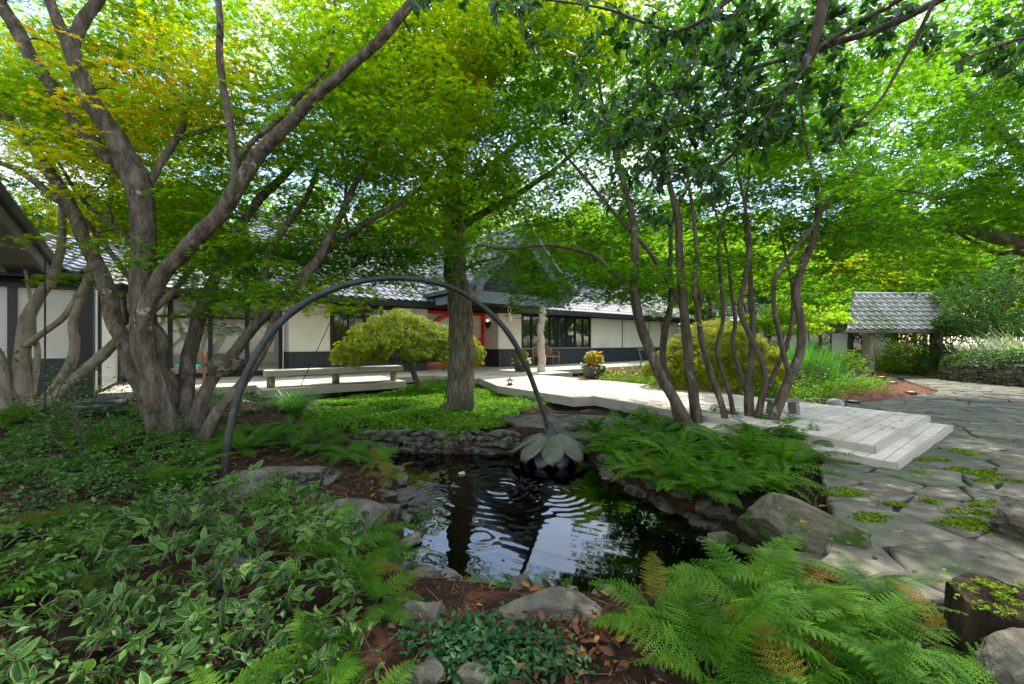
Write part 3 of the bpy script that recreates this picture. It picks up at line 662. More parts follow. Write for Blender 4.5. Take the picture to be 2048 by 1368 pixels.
# glazed link and the wing beyond it
lk = 1.1
b = B()
for u in np.linspace(-9.0, -5.05, 5): hbox(b, u - .06, u + .06, lk - .02, lk + .14, DECK, 2.62)
hbox(b, -9.08, -4.95, lk - .04, lk + .16, 2.62, 2.8); hbox(b, -9.08, -4.95, lk - .03, lk + .15, DECK - .02, .32); hbox(b, -9.08, -4.95, lk - .01, lk + .1, 2.05, 2.12); link = part(house, 'window', b, M['black'], label='glazed link with tall dark posts')
us = np.linspace(-9.0, -5.05, 5)
for a, c in zip(us[:-1], us[1:]):
    for z0, z1 in ((.32, 2.05), (2.12, 2.62)):
        g = B(); hbox(g, a + .06, c - .06, lk + .05, lk + .06, z0, z1); part(link, 'pane', g, M['pane_pale'])
b = B(); d = norm(W + UP * .5); roof_plane(b, H(-9.6, .15, 2.86), U, d, 4.2, 2.0); slab(b, H(-9.6, .15, 2.85), U, d, 4.2, 2.0, .1); ridge(b, H(-9.6, 1.95, 3.8), H(-5.4, 1.95, 3.8)); part(house, 'roof', b, M['tile_old'])
b = B(); hbox(b, -9.6, -5.86, .12, .18, 2.66, 2.84); part(house, 'fascia', b, M['black'])
wing = thing('house_wing', 'near wing of the house with white panels between black posts behind the pale trunks', 'house wing', H(-12, -3.05, 0))
def wbox(b, *a): return hbox(b, *a)
gv = -3.05; edges = [-9.2, -10.1, -11.25, -12.4, -13.55, -14.7]
for a, c in zip(edges[:-1], edges[1:]):
    b = B(); wbox(b, c + .06, a - .06, gv, gv + .15, .97, 2.36); part(wing, 'wall', b, M['wall_white'])
b = B()
for e in edges: wbox(b, e - .06, e + .06, gv - .03, gv + .16, DECK - .3, 2.36)
wbox(b, -9.14, -9.0, gv - .04, gv + .16, DECK - .3, 2.36)
wbox(b, -15, -9.0, gv - .05, gv + .17, 2.36, 2.62); part(wing, 'post', b, M['black'])
b = B(); wbox(b, -15, -9.14, gv - .02, gv + .14, -.2, .97); part(wing, 'wainscot', b, M['wainscot'])
b = B(); wbox(b, -9.12, -9.0, gv + .17, lk - .05, .25, 2.5); part(wing, 'pane', b, M['pane_pale'])
b = B()
for v in (-2.6, -.2): wbox(b, -8.99, -8.95, v - .05, v + .05, .2, 2.5)
wbox(b, -9.0, -8.94, gv + .17, lk - .05, 2.5, 2.66); part(wing, 'trim', b, M['black'])
b = B(); d = norm(W + UP * .34); roof_plane(b, H(-15, -3.5, 2.68), U, d, 6.15, 4.6); slab(b, H(-15, -3.5, 2.67), U, d, 6.15, 4.6, .09); part(wing, 'roof', b, M['tile'])
# low roof whose rake comes toward the pond
pr = thing('porch_roof', 'tiled porch roof with gray boarded underside above the pale trunks', 'porch roof', H(-12, -6, 0))
d = norm(-W + UP * .235); O = H(-15.5, -4.05, 2.56)
b = B(); roof_plane(b, O + UP * .12, U, d, 6.2, 5.2)
n = 24
for k in range(n):
    p = O + U * 6.2 + UP * .13 + d * (k + .1) * 5.2 / n; b.tube([p - d * .02, p + d * 5.2 / n * .98], [.078, .066], 10)
part(pr, 'roof', b, M['tile'])
b = B(); slab(b, O + UP * .1, U, d, 6.1, 5.2, .06); part(pr, 'soffit', b, M['gray_paint'])
b = B(); Nn = norm(np.cross(U, d)); Nn = Nn if Nn[2] > 0 else -Nn
b.box(O + U * 6.1 - Nn * .13, U * .05, d * 5.2, Nn * .2); b.box(O + U * 5.55 - Nn * .075, U * .06, d * 5.2, Nn * .06); part(pr, 'rake_board', b, M['gray_paint'])
b = B(); b.box(O - Nn * .09, U * 6.1, d * .06, Nn * .12); part(pr, 'fascia', b, M['black'])
for u, v in ((-12.4, -7.6), (-15.2, -7.6), (-15.2, -4.4)):
    b = B(); hbox(b, u, u + .14, v, v + .14, -.1, 2.5 + (-4.05 - v) * .235); part(pr, 'post', b, M['black'])

# ================================================================== deck
deck = thing('wooden_deck', 'pale gray board deck running from the house to the flagstones', 'deck', (0, 8, 0))
def to_uv(p): q = np.asarray(p)[:2] - E0[:2]; return vec(q @ U[:2], q @ W[:2])
def deck_piece(uv, z, name='deck_platform', bw=.142, th=.19, par=deck, skip=()):
    uv = [vec(*p) for p in uv]; ar = sum(uv[i][0] * uv[(i + 1) % len(uv)][1] - uv[(i + 1) % len(uv)][0] * uv[i][1] for i in range(len(uv)))
    if ar < 0: uv = uv[::-1]
    vs = np.array(uv)[:, 1]; b = B(); k = math.floor(vs.min() / bw)
    while k * bw < vs.max():
        c = clip_poly(clip_poly(uv, vec(0, -1), -(k * bw)), vec(0, 1), (k + 1) * bw - .010)
        if len(c) >= 3:
            w = np.array([H(p[0], p[1], 0)[:2] for p in c]); b.prism(w, z - .034, z, rng.uniform(.4, .62))
        k += 1
    o = part(par, name, b, M['deck'])
    f = B()
    for i in range(len(uv)):
        a, c = uv[i], uv[(i + 1) % len(uv)]; e = norm(c - a); nn = vec(e[1], -e[0])
        q = [a + nn * .004 - e * .0, c + nn * .004, c + nn * .03 + e * .026, a + nn * .03 - e * .026]
        f.prism([H(p[0], p[1], 0)[:2] for p in q], z - th, z - .003)
    part(o, 'fascia', f, M['fascia']); return o
def gp(*l): return [to_uv(G(a, c, DECK)) for a, c in l]
deck_piece(gp((1746, 891), (1189, 792), (1175, 757), (1318, 772), (1600, 803.5), (1855, 831)), DECK)
deck_piece(gp((1148, 794), (997, 771), (957, 755), (1060, 748), (1175, 757), (1189, 792)), DECK - .005)
deck_piece([(-.6, -4.25), (3.9, -4.25), (3.9, 1.25), (-.6, 1.25)], DECK - .010)
deck_piece([(3.9, -3.1), (18.5, -3.1), (18.5, -.04), (3.9, -.04)], DECK - .005)
deck_piece([(-9.0, -2.46), (-.9, -2.46), (-.9, -.04), (-9.0, -.04)], DECK - .005)
deck_piece([(-.9, -2.9), (-.6, -2.9), (-.6, -.04), (-.9, -.04)], DECK - .008)
deck_piece([(-8.9, -.04), (-5.0, -.04), (-5.0, 1.1), (-8.9, 1.1)], DECK - .008)
deck_piece([(-6.05, -3.84), (-2.5, -3.84), (-2.5, -2.46), (-6.05, -2.46)], DECK, 'bench_platform')
S = G(1790, 924, .083); R = G(1900, 850, .083)
deck_piece([to_uv(S), to_uv(R), to_uv(R + W * .5), to_uv(S + W * 2.2 + U * .9), to_uv(S + W * 2.2)], .083, 'step', th=.085)
b = B()
for u, v in [(-5.6, -3.4), (-4.2, -3.4), (-2.9, -3.4), (-8, -2.2), (-1.4, -2.2), (.3, -3.9), (3, -3.9), (-.6, -6.2), (1.2, -8), (2.6, -8.4), (.5, -7.2)]: hbox(b, u - .05, u + .05, v - .05, v + .05, -.4, DECK - .04)
part(deck, 'joist', b, M['black'])
# bench on its platform
bench = thing('garden_bench', 'long pale timber bench on three round posts at the edge of the deck', 'bench', H(-4.2, -3.3, DECK))
def bb(u0, u1, v0, v1, z0, z1): b = B(); hbox(b, u0, u1, v0, v1, z0, z1); return b
part(bench, 'seat', bb(-5.98, -2.52, -3.74, -3.2, .46, .60), M['bench'])
for px, py in ((543, 776), (675, 768.6), (788, 761)):
    p = G(px, py, DECK); q = to_uv(p); p = H(q[0], -3.45, 0); b = B(); b.lathe(vec(p[0], p[1], 0), [(.095, DECK + .002), (.092, .458)], 20); part(bench, 'leg', b, M['gate_post'], True)
b = B(); hbox(b, -5.75, -5.3, -3.52, -3.36, .602, .612); solo('metal_plate', b, M['gray_paint'], 'thin gray metal plate lying on the long pale bench', 'plate')

# ================================================================== things on the deck
def planter(c, w, h, label):
    t = thing('planter', label, 'planter', c); b = B(); s = 8
    a = np.arange(s) * 2 * math.pi / s + .15
    def ringp(r, z): return [c + r * vec(math.cos(k) * (1.08 if i % 2 else .95), math.sin(k) * (1.08 if i % 2 else .95), 0) + UP * z for i, k in enumerate(a)]
    prof = [(.68, .0), (.74, .03), (.93, .3), (1, .45 * h / .4), (1, .95 * h / .4 * .42)]
    rr = [(w * .36, 0), (w * .40, .02), (w * .49, h * .35), (w * .53, h * .8), (w * .55, h), (w * .49, h), (w * .46, h * .85)]
    V = np.vstack([ringp(r, z) for r, z in rr]); n = len(rr); i = np.arange(n - 1)[:, None] * s; k = np.arange(s)[None]; k2 = (k + 1) % s
    b.add(V, [np.stack([i + k, i + k2, i + s + k2, i + s + k], -1).reshape(-1, 4), np.arange(s)[::-1]]); part(t, 'pot', b, M['planter'])
    b = B(); b.add([c + w * .47 * vec(math.cos(k), math.sin(k), 0) + UP * h * .88 for k in a], [np.arange(s)]); part(t, 'soil', b, M['soil']); return t
def coleus(c, r, label):
    t = thing('coleus_plant', label, 'plant', c); b = B(); n = 260
    p = ball(n, c + UP * r * .55, vec(r * .62, r * .62, r * .62), .55); scatter(b, OVALS, p, frames(norm(p - c) + .4 * rnd(n), norm(p - c) + .6 * rnd(n)), .12 + .06 * rng.random(n), rng.random(n)); part(t, 'foliage', b, M['flower_red'])
    b = B(); n = 70; th = rng.random(n) * 6.3; p = c + np.c_[np.cos(th) * r * .85, np.sin(th) * r * .85, rng.normal(.0, .05, n)]
    scatter(b, OVALS, p, frames(vec(0, 0, 1) + .6 * rnd(n), np.c_[np.cos(th), np.sin(th), -.5 + 0 * th] + .4 * rnd(n)), .09 + .05 * rng.random(n), rng.random(n)); part(t, 'trailing_leaves', b, M['white_leaf'])
    b = B()
    for k in range(7): b.tube([c - UP * .05, c + vec(*rng.normal(0, .05, 2), r * .4), c + vec(*rng.normal(0, .1, 2), r * .8)], [.008, .004, .003], 4, False)
    part(t, 'stem', b, M['twig'])
pA = G(1042, 742, DECK) ; planter(pA, .62, .4, 'dark square planter beside the pale trunk post')
coleus(pA + UP * .38, .36, 'red and yellow coleus filling the planter beside the trunk post')
pB = G(1187, 757, DECK); planter(pB, .68, .4, 'dark square planter at the bend of the board walk')
coleus(pB + UP * .38, .38, 'red and lime coleus filling the planter at the bend of the board walk')
# gilded settee
st = thing('garden_settee', 'gilded metal settee with lattice back under the long windows', 'settee', H(6, -.5, DECK))
def su(u, v, z): return H(u, v, DECK + z)
for k in range(2):
    u0 = 5.4 + k * .62; u1 = u0 + .6; b = B()
    out = np.array([su(u0, -.2, .45), su(u0, -.16, .75), su(u0 + .1, -.13, .88), su((u0 + u1) / 2, -.12, .93), su(u1 - .1, -.13, .88), su(u1, -.16, .75), su(u1, -.2, .45)])
    b.tube(spline(out, 4), .018, 6)
    for q in range(1, 6):
        f = q / 6; uu = u0 + .6 * f
        for g_ in (-.18, .18):
            b.tube([su(uu, -.19, .46), su(min(max(uu + g_, u0 + .03), u1 - .03), -.14, .84)], .008, 4)
    part(st, 'backrest', b, M['brass'])
    b = B(); hbox(b, u0, u1, -.68, -.2, DECK + .42, DECK + .45); part(st, 'seat', b, M['brass'])
for u in (5.38, 6.66):
    b = B(); b.tube(spline([su(u, -.2, .66), su(u, -.4, .68), su(u, -.64, .66), su(u, -.7, .6), su(u, -.64, .45)], 4), .018, 6); part(st, 'armrest', b, M['brass'])
    for v in (-.22, -.66):
        b = B(); b.tube(spline([su(u, v, .44), su(u, v - .03, .3), su(u, v + .02, .12), su(u, v - .04, 0)], 4), [.022] * 5 + [.016] * 8, 6); part(st, 'leg', b, M['brass'])
# iron lantern, iron stand, footstool
c = G(1020, 770, DECK); t = thing('pagoda_lantern', 'small dark iron pagoda lantern on the corner of the deck', 'lantern', c)
b = B(); b.lathe(c, [(.075, 0), (.08, .015), (.06, .03), (.05, .045)], 6); part(t, 'base', b, M['iron'])
b = B()
for k in range(6): b.tube([c + vec(.048 * math.cos(k * 1.047), .048 * math.sin(k * 1.047), .045), c + vec(.048 * math.cos(k * 1.047), .048 * math.sin(k * 1.047), .11)], .008, 5)
part(t, 'cage', b, M['iron'])
b = B(); b.lathe(c, [(.125, .118), (.12, .126), (.06, .15), (.025, .165), (.02, .18), (.008, .2)], 6); part(t, 'roof', b, M['iron'])
c = G(1281, 767, -.05); t = thing('iron_stand', 'tall twisted iron stand with a small dish on top in the flower bed', 'stand', c)
b = B(); zz = np.linspace(0, 1.06, 26); b.tube(np.array([c + vec(.03 * math.sin(z * 11), .03 * math.cos(z * 11), z) for z in zz]), np.interp(zz, [0, .3, .32, 1.06], [.05, .045, .022, .018]), 7); part(t, 'pole', b, M['lamp_gray'])
b = B(); b.lathe(c + UP * 1.06, [(.02, 0), (.09, .03), (.11, .06), (.1, .06), (.01, .03)], 14); part(t, 'dish', b, M['lamp_gray'])
b = B(); b.lathe(c, [(.14, 0), (.13, .03), (.05, .06)], 12); part(t, 'base', b, M['iron'])
c = G(1270, 768, -.05); t = thing('path_lamp', 'squat rusty lamp next to the tall twisted stand', 'path light', c)
b = B(); b.lathe(c, [(.07, 0), (.07, .12)], 12); part(t, 'body', b, M['iron']); b = B(); b.lathe(c, [(.02, .17), (.085, .14), (.09, .12), (.02, .121)][::-1], 12); part(t, 'cap', b, M['iron'])
c = G(1566, 828, DECK); t = thing('footstool', 'little weathered wooden footstool on the deck beside the ferns', 'footstool', c)
al = norm(vec(1, .12, 0)); ac = vec(-al[1], al[0], 0)
b = B(); b.box(c - al * .28 - ac * .11 + UP * .2, al * .56, ac * .22, UP * .035); part(t, 'seat', b, M['weathered'])
for s in (-1, 1):
    b = B(); q = c + al * s * .2; b.box(q - ac * .085 - al * .03, al * .06, ac * .17, UP * .2 - al * s * .03); part(t, 'leg', b, M['weathered'])
# bell under the porch beam, heart lamp
c = H(1.4, vp - .3, 2.0); t = thing('hanging_bell', 'pale copper bell hanging by a rope ring below the porch beam', 'bell', c)
b = B(); b.lathe(c, [(.12, 0), (.115, .03), (.1, .1), (.095, .2), (.07, .27), (.02, .3), (.02, .33)], 18); part(t, 'bell_body', b, M['copper'], True)
b = B(); a = np.linspace(0, 2 * math.pi, 15); b.tube([c + UP * .43 + U * .07 * math.cos(k) + UP * .1 * math.sin(k) for k in a], .018, 6, False); b.tube([c + UP * .52, c + UP * .68, c + W * .2 + UP * .7], .008, 5); part(t, 'rope', b, M['rope'])
def heart(b, o, ex, ey, ez, s):
    a = np.linspace(0, 2 * math.pi, 41)[:-1]; x = 16 * np.sin(a) ** 3; y = 13 * np.cos(a) - 5 * np.cos(2 * a) - 2 * np.cos(3 * a) - np.cos(4 * a)
    P1 = o + ex * (x[:, None] / 32 * s) + ez * (y[:, None] / 32 * s); P2 = o + ex * (x[:, None] / 32 * s * .75) + ez * (y[:, None] / 32 * s * .75) + ey * .12
    n = len(a); i = np.arange(n); j = (i + 1) % n; b.add(np.vstack([P1, P2]), [np.c_[i, j, j + n, i + n], i + n, i[::-1]])
c = H(3.484, .8, 2.12); t = thing('heart_sconce', 'dark heart shaped wall lamp glowing on the white wall by the red door', 'wall lamp', c)
b = B(); heart(b, c, W, -U, UP, .42); part(t, 'shade', b, M['iron'])
b = B(); b.lathe(c - U * .06 + UP * .15, [(.03, 0), (.035, .04), (.02, .07)], 10); part(t, 'bulb', b, M['bulb'])
# patio chair by the glazed link
c = H(-7.5, -1.2, DECK - .005); t = thing('patio_chair', 'reddish wooden chair with a teal cushion by the glazed link', 'chair', c)
b = B(); b.box(c + vec(-.28, -.28, .4), vec(.56, 0, 0), vec(0, .56, 0), UP * .04); part(t, 'seat', b, M['terracotta'])
for dx in (-.25, .21):
    for dy in (-.25, .21): b = B(); b.box(c + vec(dx, dy, 0), vec(.05, 0, 0), vec(0, .05, 0), UP * (.4 if dy < 0 else .9)); part(t, 'leg', b, M['terracotta'])
b = B()
for k in range(5): b.box(c + vec(-.25, .2, .5 + k * .085), vec(.5, 0, 0), vec(0, .03, 0), UP * .06)
part(t, 'backrest', b, M['terracotta'])
b = B(); b.box(c + vec(-.22, -.2, .442), vec(.44, 0, 0), vec(0, .38, 0), UP * .09); part(t, 'cushion', b, M['teal'])

# ================================================================== tiled gate
gd = norm(vec(1, .05, 0)); gn = vec(-gd[1], gd[0], 0); g0 = vec(14.85, 17.9, 0)
gate = thing('garden_gate', 'timber gate shelter with a mossy tiled roof at the bend of the path', 'gate shelter', vec(18, 18.6, -.28))
rl = 5.7; d = norm(gn + UP * 1.35); bl = 2.15
b = B(); roof_plane(b, g0 + UP * 1.86, gd, d, rl, bl, .36, .27, .075, .06, .7); hq = g0 + UP * 1.80; b.add([hq, hq + gd * rl, hq + gd * rl + d * bl, hq + gd * .7 * bl + d * bl], [np.arange(4)])
top = g0 + UP * 1.86 + d * bl
ridge(b, top + gd * 1.5, top + gd * rl, .1)
d2 = norm(-gn + UP * 1.35); far = g0 + gn * 2 * bl * (d @ gn)
roof_plane(b, far + UP * 1.86, gd, d2, rl, bl, .36, .27, .06, .05, lambda q: 3.0 - .7 * np.clip(q, 0, bl)); hf = far + UP * 1.80; b.add([hf + gd * 3, hf + gd * rl, hf + gd * rl + d2 * bl, hf + gd * (3 - .7 * bl) + d2 * bl], [np.arange(4)]); part(gate, 'roof', b, M['tile_old'])
b = B(); b.box(g0 + UP * 1.72 + gn * .05, gd * rl, gn * .1, UP * .11); b.box(g0 + UP * 1.72 + gn * .95, gd * rl, gn * .2, UP * .18); part(gate, 'beam', b, M['gate_post'])
for s in (1.75, 5.1):
    for w in (.75,):
        p = g0 + gd * s + gn * w; b = B(); zz = np.linspace(-.35, 1.74, 9)
        b.tube([p + UP * z for z in zz], [.235] * 9, 12, wob=.03); part(gate, 'post', b, M['gate_post'], True)
# dry stone walls
def stone_wall(b, p, q, h, th, zb, rows):
    d = norm(q - p); n = vec(-d[1], d[0], 0); L = np.linalg.norm(q - p); z = 0
    while z < h:
        rh = rng.uniform(.05, .12); s = 0
        while s < L:
            w = rng.uniform(.15, .5); e = min(s + w, L); zb_ = zb(p + d * s)
            o = p + d * s + n * rng.uniform(-.02, .03) + UP * (zb_ + z + rng.uniform(-.008, .008)); k0 = b.n
            b.box(o, d * (e - s - .012), n * th, UP * (rh - .01), rng.random()); b.V[-1] += rng.normal(0, .01, b.V[-1].shape); s = e
        z += rh
zbf = lambda p: float(path_z(0, p[1])) - .05
b = B(); stone_wall(b, vec(18.25, 16.6, 0), vec(14.6, 9.4, 0), .72, -.5, zbf, 8); solo('stone_wall', b, M['rock'], 'low dry stone wall under the ivy hedge beside the path', 'stone wall')
b = B(); stone_wall(b, vec(23.6, 25.5, 0), vec(27.5, 26.5, 0), .7, .5, zbf, 8); solo('stone_wall', b, M['rock'], 'short dry stone wall seen under the gate roof', 'stone wall')
# far building
pav = thing('garden_pavilion', 'far low building with white panels, dark posts and a gray tiled roof', 'building', (17.5, 26, -.28))
pa = vec(13.6, 26.0, 0); pd = norm(vec(1, -.02, 0)); pn = vec(-pd[1], pd[0], 0); s = 0
for w, kind in [(.9, 'w'), (.3, 'd'), (.5, 'w'), (.5, 'd'), (.5, 'w'), (1.2, 'd'), (1.6, 'w'), (1.4, 'd'), (1.1, 'w'), (1.5, 'd'), (1.2, 'w')]:
    b = B(); b.box(pa + pd * s + UP * -.3, pd * (w - .06), pn * .2, UP * 2.8); part(pav, 'wall' if kind == 'w' else 'window', b, M['wall_white'] if kind == 'w' else M['pane'])
    b = B(); b.box(pa + pd * (s + w - .06) - pn * .03 + UP * -.3, pd * .06, pn * .22, UP * 2.8); part(pav, 'post', b, M['black']); s += w
b = B(); d = norm(pn + UP * .55); roof_plane(b, pa - pn * .8 - pd * .6 + UP * 2.62, pd, d, s + 1.2, 6, .3, .36); slab(b, pa - pn * .8 - pd * .6 + UP * 2.61, pd, d, s + 1.2, 6, .1); part(pav, 'roof', b, M['tile'])
b = B(); b.box(pa - pn * .85 - pd * .6 + UP * 2.38, pd * (s + 1.2), pn * .06, UP * .22); b.box(pa + pn * .21 + UP * -.3, pd * s, pn * 8, UP * 2.75); part(pav, 'fascia', b, M['black'])
# small lamps in the bed and by the path
c = G(1670, 812, -.03); t = thing('dome_lamp', 'gray dome lamp at the edge of the deck by the low plants', 'garden lamp', c)
b = B(); b.lathe(c, [(.16, 0), (.16, .03), (.15, .08), (.11, .125), (.05, .15), (.005, .155)], 22); part(t, 'dome', b, M['lamp_gray'], True); b = B(); b.lathe(c - UP * .1, [(.05, 0), (.05, .1)], 10); part(t, 'stake', b, M['iron'])
for px, py, l in [(1822, 789, 'small black well light in the tip of the pine straw bed'), (1785, 768, 'small black well light half sunk in the straw before the gate'), (1764, 757, 'small black well light at the foot of the gate post'), (1706, 808, 'low dark lamp in the plants beside the gray dome lamp')]:
    c = G(px, py, -.02); c = c - UP * .03; t = thing('path_lamp', l, 'path light', c)
    b = B(); b.lathe(c, [(.11, -.05), (.11, .07), (.13, .085), (.13, .1), (.1, .1), (.09, .09)], 16); part(t, 'body', b, M['iron']); b = B(); b.lathe(c, [(.09, .088), (.08, .1), (.02, .115)], 14); part(t, 'lens', b, M['lamp_gray'])
# ================================================================== flower fountain
ft = thing('flower_fountain', 'dark bronze arching stem ending in a drooping metal flower over the pond', 'fountain', GH(440, 985))
arc = [(438, 990, 4.0, 18), (447, 950, 4.02, 17), (456, 880, 4.06, 17), (474, 800, 4.12, 16), (502, 728, 4.2, 16), (545, 662, 4.3, 16), (603, 610, 4.42, 16), (672, 576, 4.56, 14), (745, 559, 4.72, 12), (820, 557, 4.9, 11), (895, 572, 5.08, 11), (955, 605, 5.22, 11), (1007, 654, 5.34, 11), (1045, 715, 5.44, 11), (1073, 785, 5.52, 10), (1090, 835, 5.57, 9), (1098, 862, 5.6, 10)]
p, r = limb_px(arc, 6); b = B(); b.tube(p, r * (1 + .05 * np.sin(np.arange(len(r)) * 1.3)), 14); part(ft, 'stem', b, M['bronze'], True)
fc = P(1100, 868, 5.6)
b = B(); b.lathe(fc, [(.14, -.05), (.13, -.02), (.09, .03), (.055, .09), (.045, .16)], 20); part(ft, 'calyx', b, M['bronze'], True)
def petal(ang, ln, wd, pitch, mat, z0):
    xs = np.linspace(0, 1, 13); ys = np.linspace(-1, 1, 9); d = vec(math.cos(ang), math.sin(ang), 0); s = vec(-d[1], d[0], 0); V = []
    prof = np.clip(np.sin(np.pi * (.16 + .84 * xs) ** 1.55) ** .62, .0, 1)
    for side in (1, -1):
        for x, w in zip(xs, prof):
            for y in ys:
                a = pitch * (.45 + .75 * x); rr = ln * x
                q = fc + d * (.07 + rr * math.cos(a)) + s * y * w * wd + UP * (z0 - rr * math.sin(a) - .03 * y * y + side * .007 + .015 * math.sin(y * 2))
                V.append(q)
    n = 9; m = 13 * 9; i = (np.arange(12)[:, None] * n + np.arange(8)[None]).ravel(); f = np.c_[i, i + 1, i + n + 1, i + n]
    rim = np.r_[np.arange(9), np.arange(1, 13) * 9 + 8, (12 * 9 + np.arange(8))[::-1], (np.arange(1, 12) * 9)[::-1]]; r2 = np.roll(rim, -1)
    b = B(); b.add(V, [np.vstack([f, f[:, ::-1] + m]), np.c_[rim, rim + m, r2 + m, r2]]); part(ft, 'petal', b, mat, True)
for k in range(8): petal(-1.571 + k * math.pi / 4, .54, .155, .4, M['petal'], 0)
for k in range(8): petal(-1.571 + (k + .5) * math.pi / 4, .45, .13, .66, M['petal_dark'], -.035)
b = B(); b.lathe(P(1078, 905, 5.6), [(.035, -.1), (.04, 0), (.03, .15)], 12); part(ft, 'spout', b, M['copper'])
b = B(); w0 = P(738, 470, 8.2); w1 = GH(590, 796); b.tube([w0, (w0 + w1) / 2 - UP * .03, w1], .009, 5); solo('stay_wire', b, M['iron'], 'thin dark stay wire running from the branches to the ground by the bench', 'wire')
b = B(); q = P(90, 512, 6.2); q2 = q.copy(); q2[2] = float(ground_h(q[0], q[1])); b.tube([q + vec(-.12, .05, .05), q + vec(-.02, 0, .05), q, (q + q2) / 2, q2], .012, 6); solo('rain_chain', b, M['iron'], 'thin black rain chain hanging from the porch roof to the ground', 'rain chain')
# fish
def koi(px, py, ln, ang, mat, label, depth=.03):
    c = G(px, py, WZ); c[2] = WZ - depth; t = thing('koi', label, 'fish', c); d = vec(math.cos(ang), math.sin(ang), 0); s = vec(-d[1], d[0], 0)
    xs = np.linspace(-.5, .5, 13); cv = .06 * np.sin(xs * 4); pts = np.array([c + d * x * ln + s * k * ln for x, k in zip(xs, cv)])
    rad = ln * np.array([.012, .025, .045, .065, .08, .09, .095, .095, .09, .08, .065, .045, .02]); b = B(); b.tube(pts, rad, 10); part(t, 'body', b, mat, True)
    b = B(); e = pts[0]; b.add([e + d * .03 * ln, e - d * .22 * ln + s * .09 * ln, e - d * .14 * ln, e - d * .22 * ln - s * .07 * ln], np.array([[0, 1, 2, 3]])); part(t, 'tail_fin', b, mat)
    for q in (-1, 1):
        b = B(); e = pts[9] + s * q * rad[9] * .8; b.add([e, e + s * q * .06 * ln - d * .05 * ln, e + s * q * .05 * ln - d * .11 * ln, e - d * .07 * ln], np.array([[0, 1, 2, 3]])); part(t, 'side_fin', b, mat)
    b = B(); e = pts[6]; b.add([e + d * .1 * ln + UP * rad[6] * .9, e - d * .16 * ln + UP * rad[5] * .9, e - d * .12 * ln + UP * (rad[5] * .9 + .03), e + d * .06 * ln + UP * (rad[6] + .035)], np.array([[0, 1, 2, 3]])); part(t, 'back_fin', b, mat)
koi(925, 948, .36, .1, M['koi_white'], 'pale koi with orange patches swimming near the stone edge', .035)
koi(803, 962, .2, -.5, M['koi_white'], 'small pale koi at the ferny shore of the pond', .025)
koi(908, 972, .2, -.7, M['koi_brown'], 'brown koi below the paler fish', .01)

# ================================================================== rocks
def big_rock(name, label, c, size, rot, seed, mat='rock', **k):
    b = B(); rock(b, c, size, rot, seed, k.pop('sub', 5), **k); return solo(name, b, M[mat], label, 'rock', smooth=False, loc=c)
big_rock('boulder', 'broad flat gray slab bridging the bank behind the metal flower', vec(.82, 6.85, -.16), (1.3, .85, .34), .1, 5, flat_top=.42, cuts=8)
big_rock('boulder', 'large slanting lichen stained boulder between the pond and the flagstones', vec(2.08, 2.98, -.05), (.46, .54, .28), -.5, 8, 'mossy_rock', flat_top=.7, cuts=7, tilt=-.25)
big_rock('boulder', 'low brown ledge rock under the slanting boulder', vec(1.98, 2.58, -.2), (.42, .28, .2), -.3, 12, 'mossy_rock', flat_top=.6)
big_rock('boulder', 'small mossy stone at the water by the slanting boulder', G(1443, 1075, -.28), (.13, .11, .09), .3, 14, 'mossy_rock')
big_rock('boulder', 'long flat topped boulder beside the bronze stem', vec(-2.12, 3.78, -.03), (.62, .36, .22), .35, 21, flat_top=.6, cuts=8)
big_rock('boulder', 'rounded gray boulder at the water next to the flat topped one', vec(-1.3, 3.15, -.2), (.42, .36, .24), -.4, 26, cuts=7)
big_rock('boulder', 'small tan boulder behind the bronze stem foot', P(406, 966, 4.3), (.2, .16, .17), .2, 31)
big_rock('boulder', 'wedge shaped rock on the near bank of the pond', vec(-.42, 2.02, -.2), (.22, .2, .22), .6, 37, cuts=8)
big_rock('boulder', 'wide smooth gray boulder strewn with dead leaves', vec(.16, 2.12, -.2), (.38, .26, .17), -.1, 42, cuts=6, rough=.035)
big_rock('boulder', 'craggy hollowed rock standing on the flagstones', vec(3.52, 2.72, .06), (.25, .2, .2), .3, 48, 'rock', rough=.13, cuts=10)
big_rock('boulder', 'pale veined boulder in front of the rotten stump', vec(2.02, 1.5, .02), (.26, .17, .2), .2, 53, cuts=9)
big_rock('boulder', 'small square rock at the bottom edge of the near bank', G(850, 1362, -.05), (.1, .08, .08), .5, 57)
big_rock('boulder', 'small flat rock beside the square one on the near bank', G(945, 1368, -.05), (.09, .08, .06), .1, 58)
big_rock('boulder', 'low brown rock half hidden under the variegated shrub', vec(-1.62, 2.35, -.02), (.2, .14, .1), .2, 61)
big_rock('boulder', 'flat stone in the flower bed beyond the deck', G(1612, 805, -.08), (.85, .4, .16), .1, 66, 'mossy_rock', flat_top=.5)
big_rock('boulder', 'dark low boulder behind the strap leaved plant', P(1695, 752, 15.5), (.9, .5, .35), .1, 69, flat_top=.6)
for k, (px, py, s) in enumerate([(470, 806, .42), (500, 822, .3), (545, 815, .26), (455, 832, .25)]):
    big_rock('boulder', ['long flat mossy stone under the corner of the deck', 'flat stone lying next to the long mossy one', 'small flat stone beside the grass tuft', 'small stone at the foot of the maple by the deck'][k], GH(px, py), (s, s * .5, .1), .2 + k, 70 + k, 'mossy_rock', flat_top=.5)
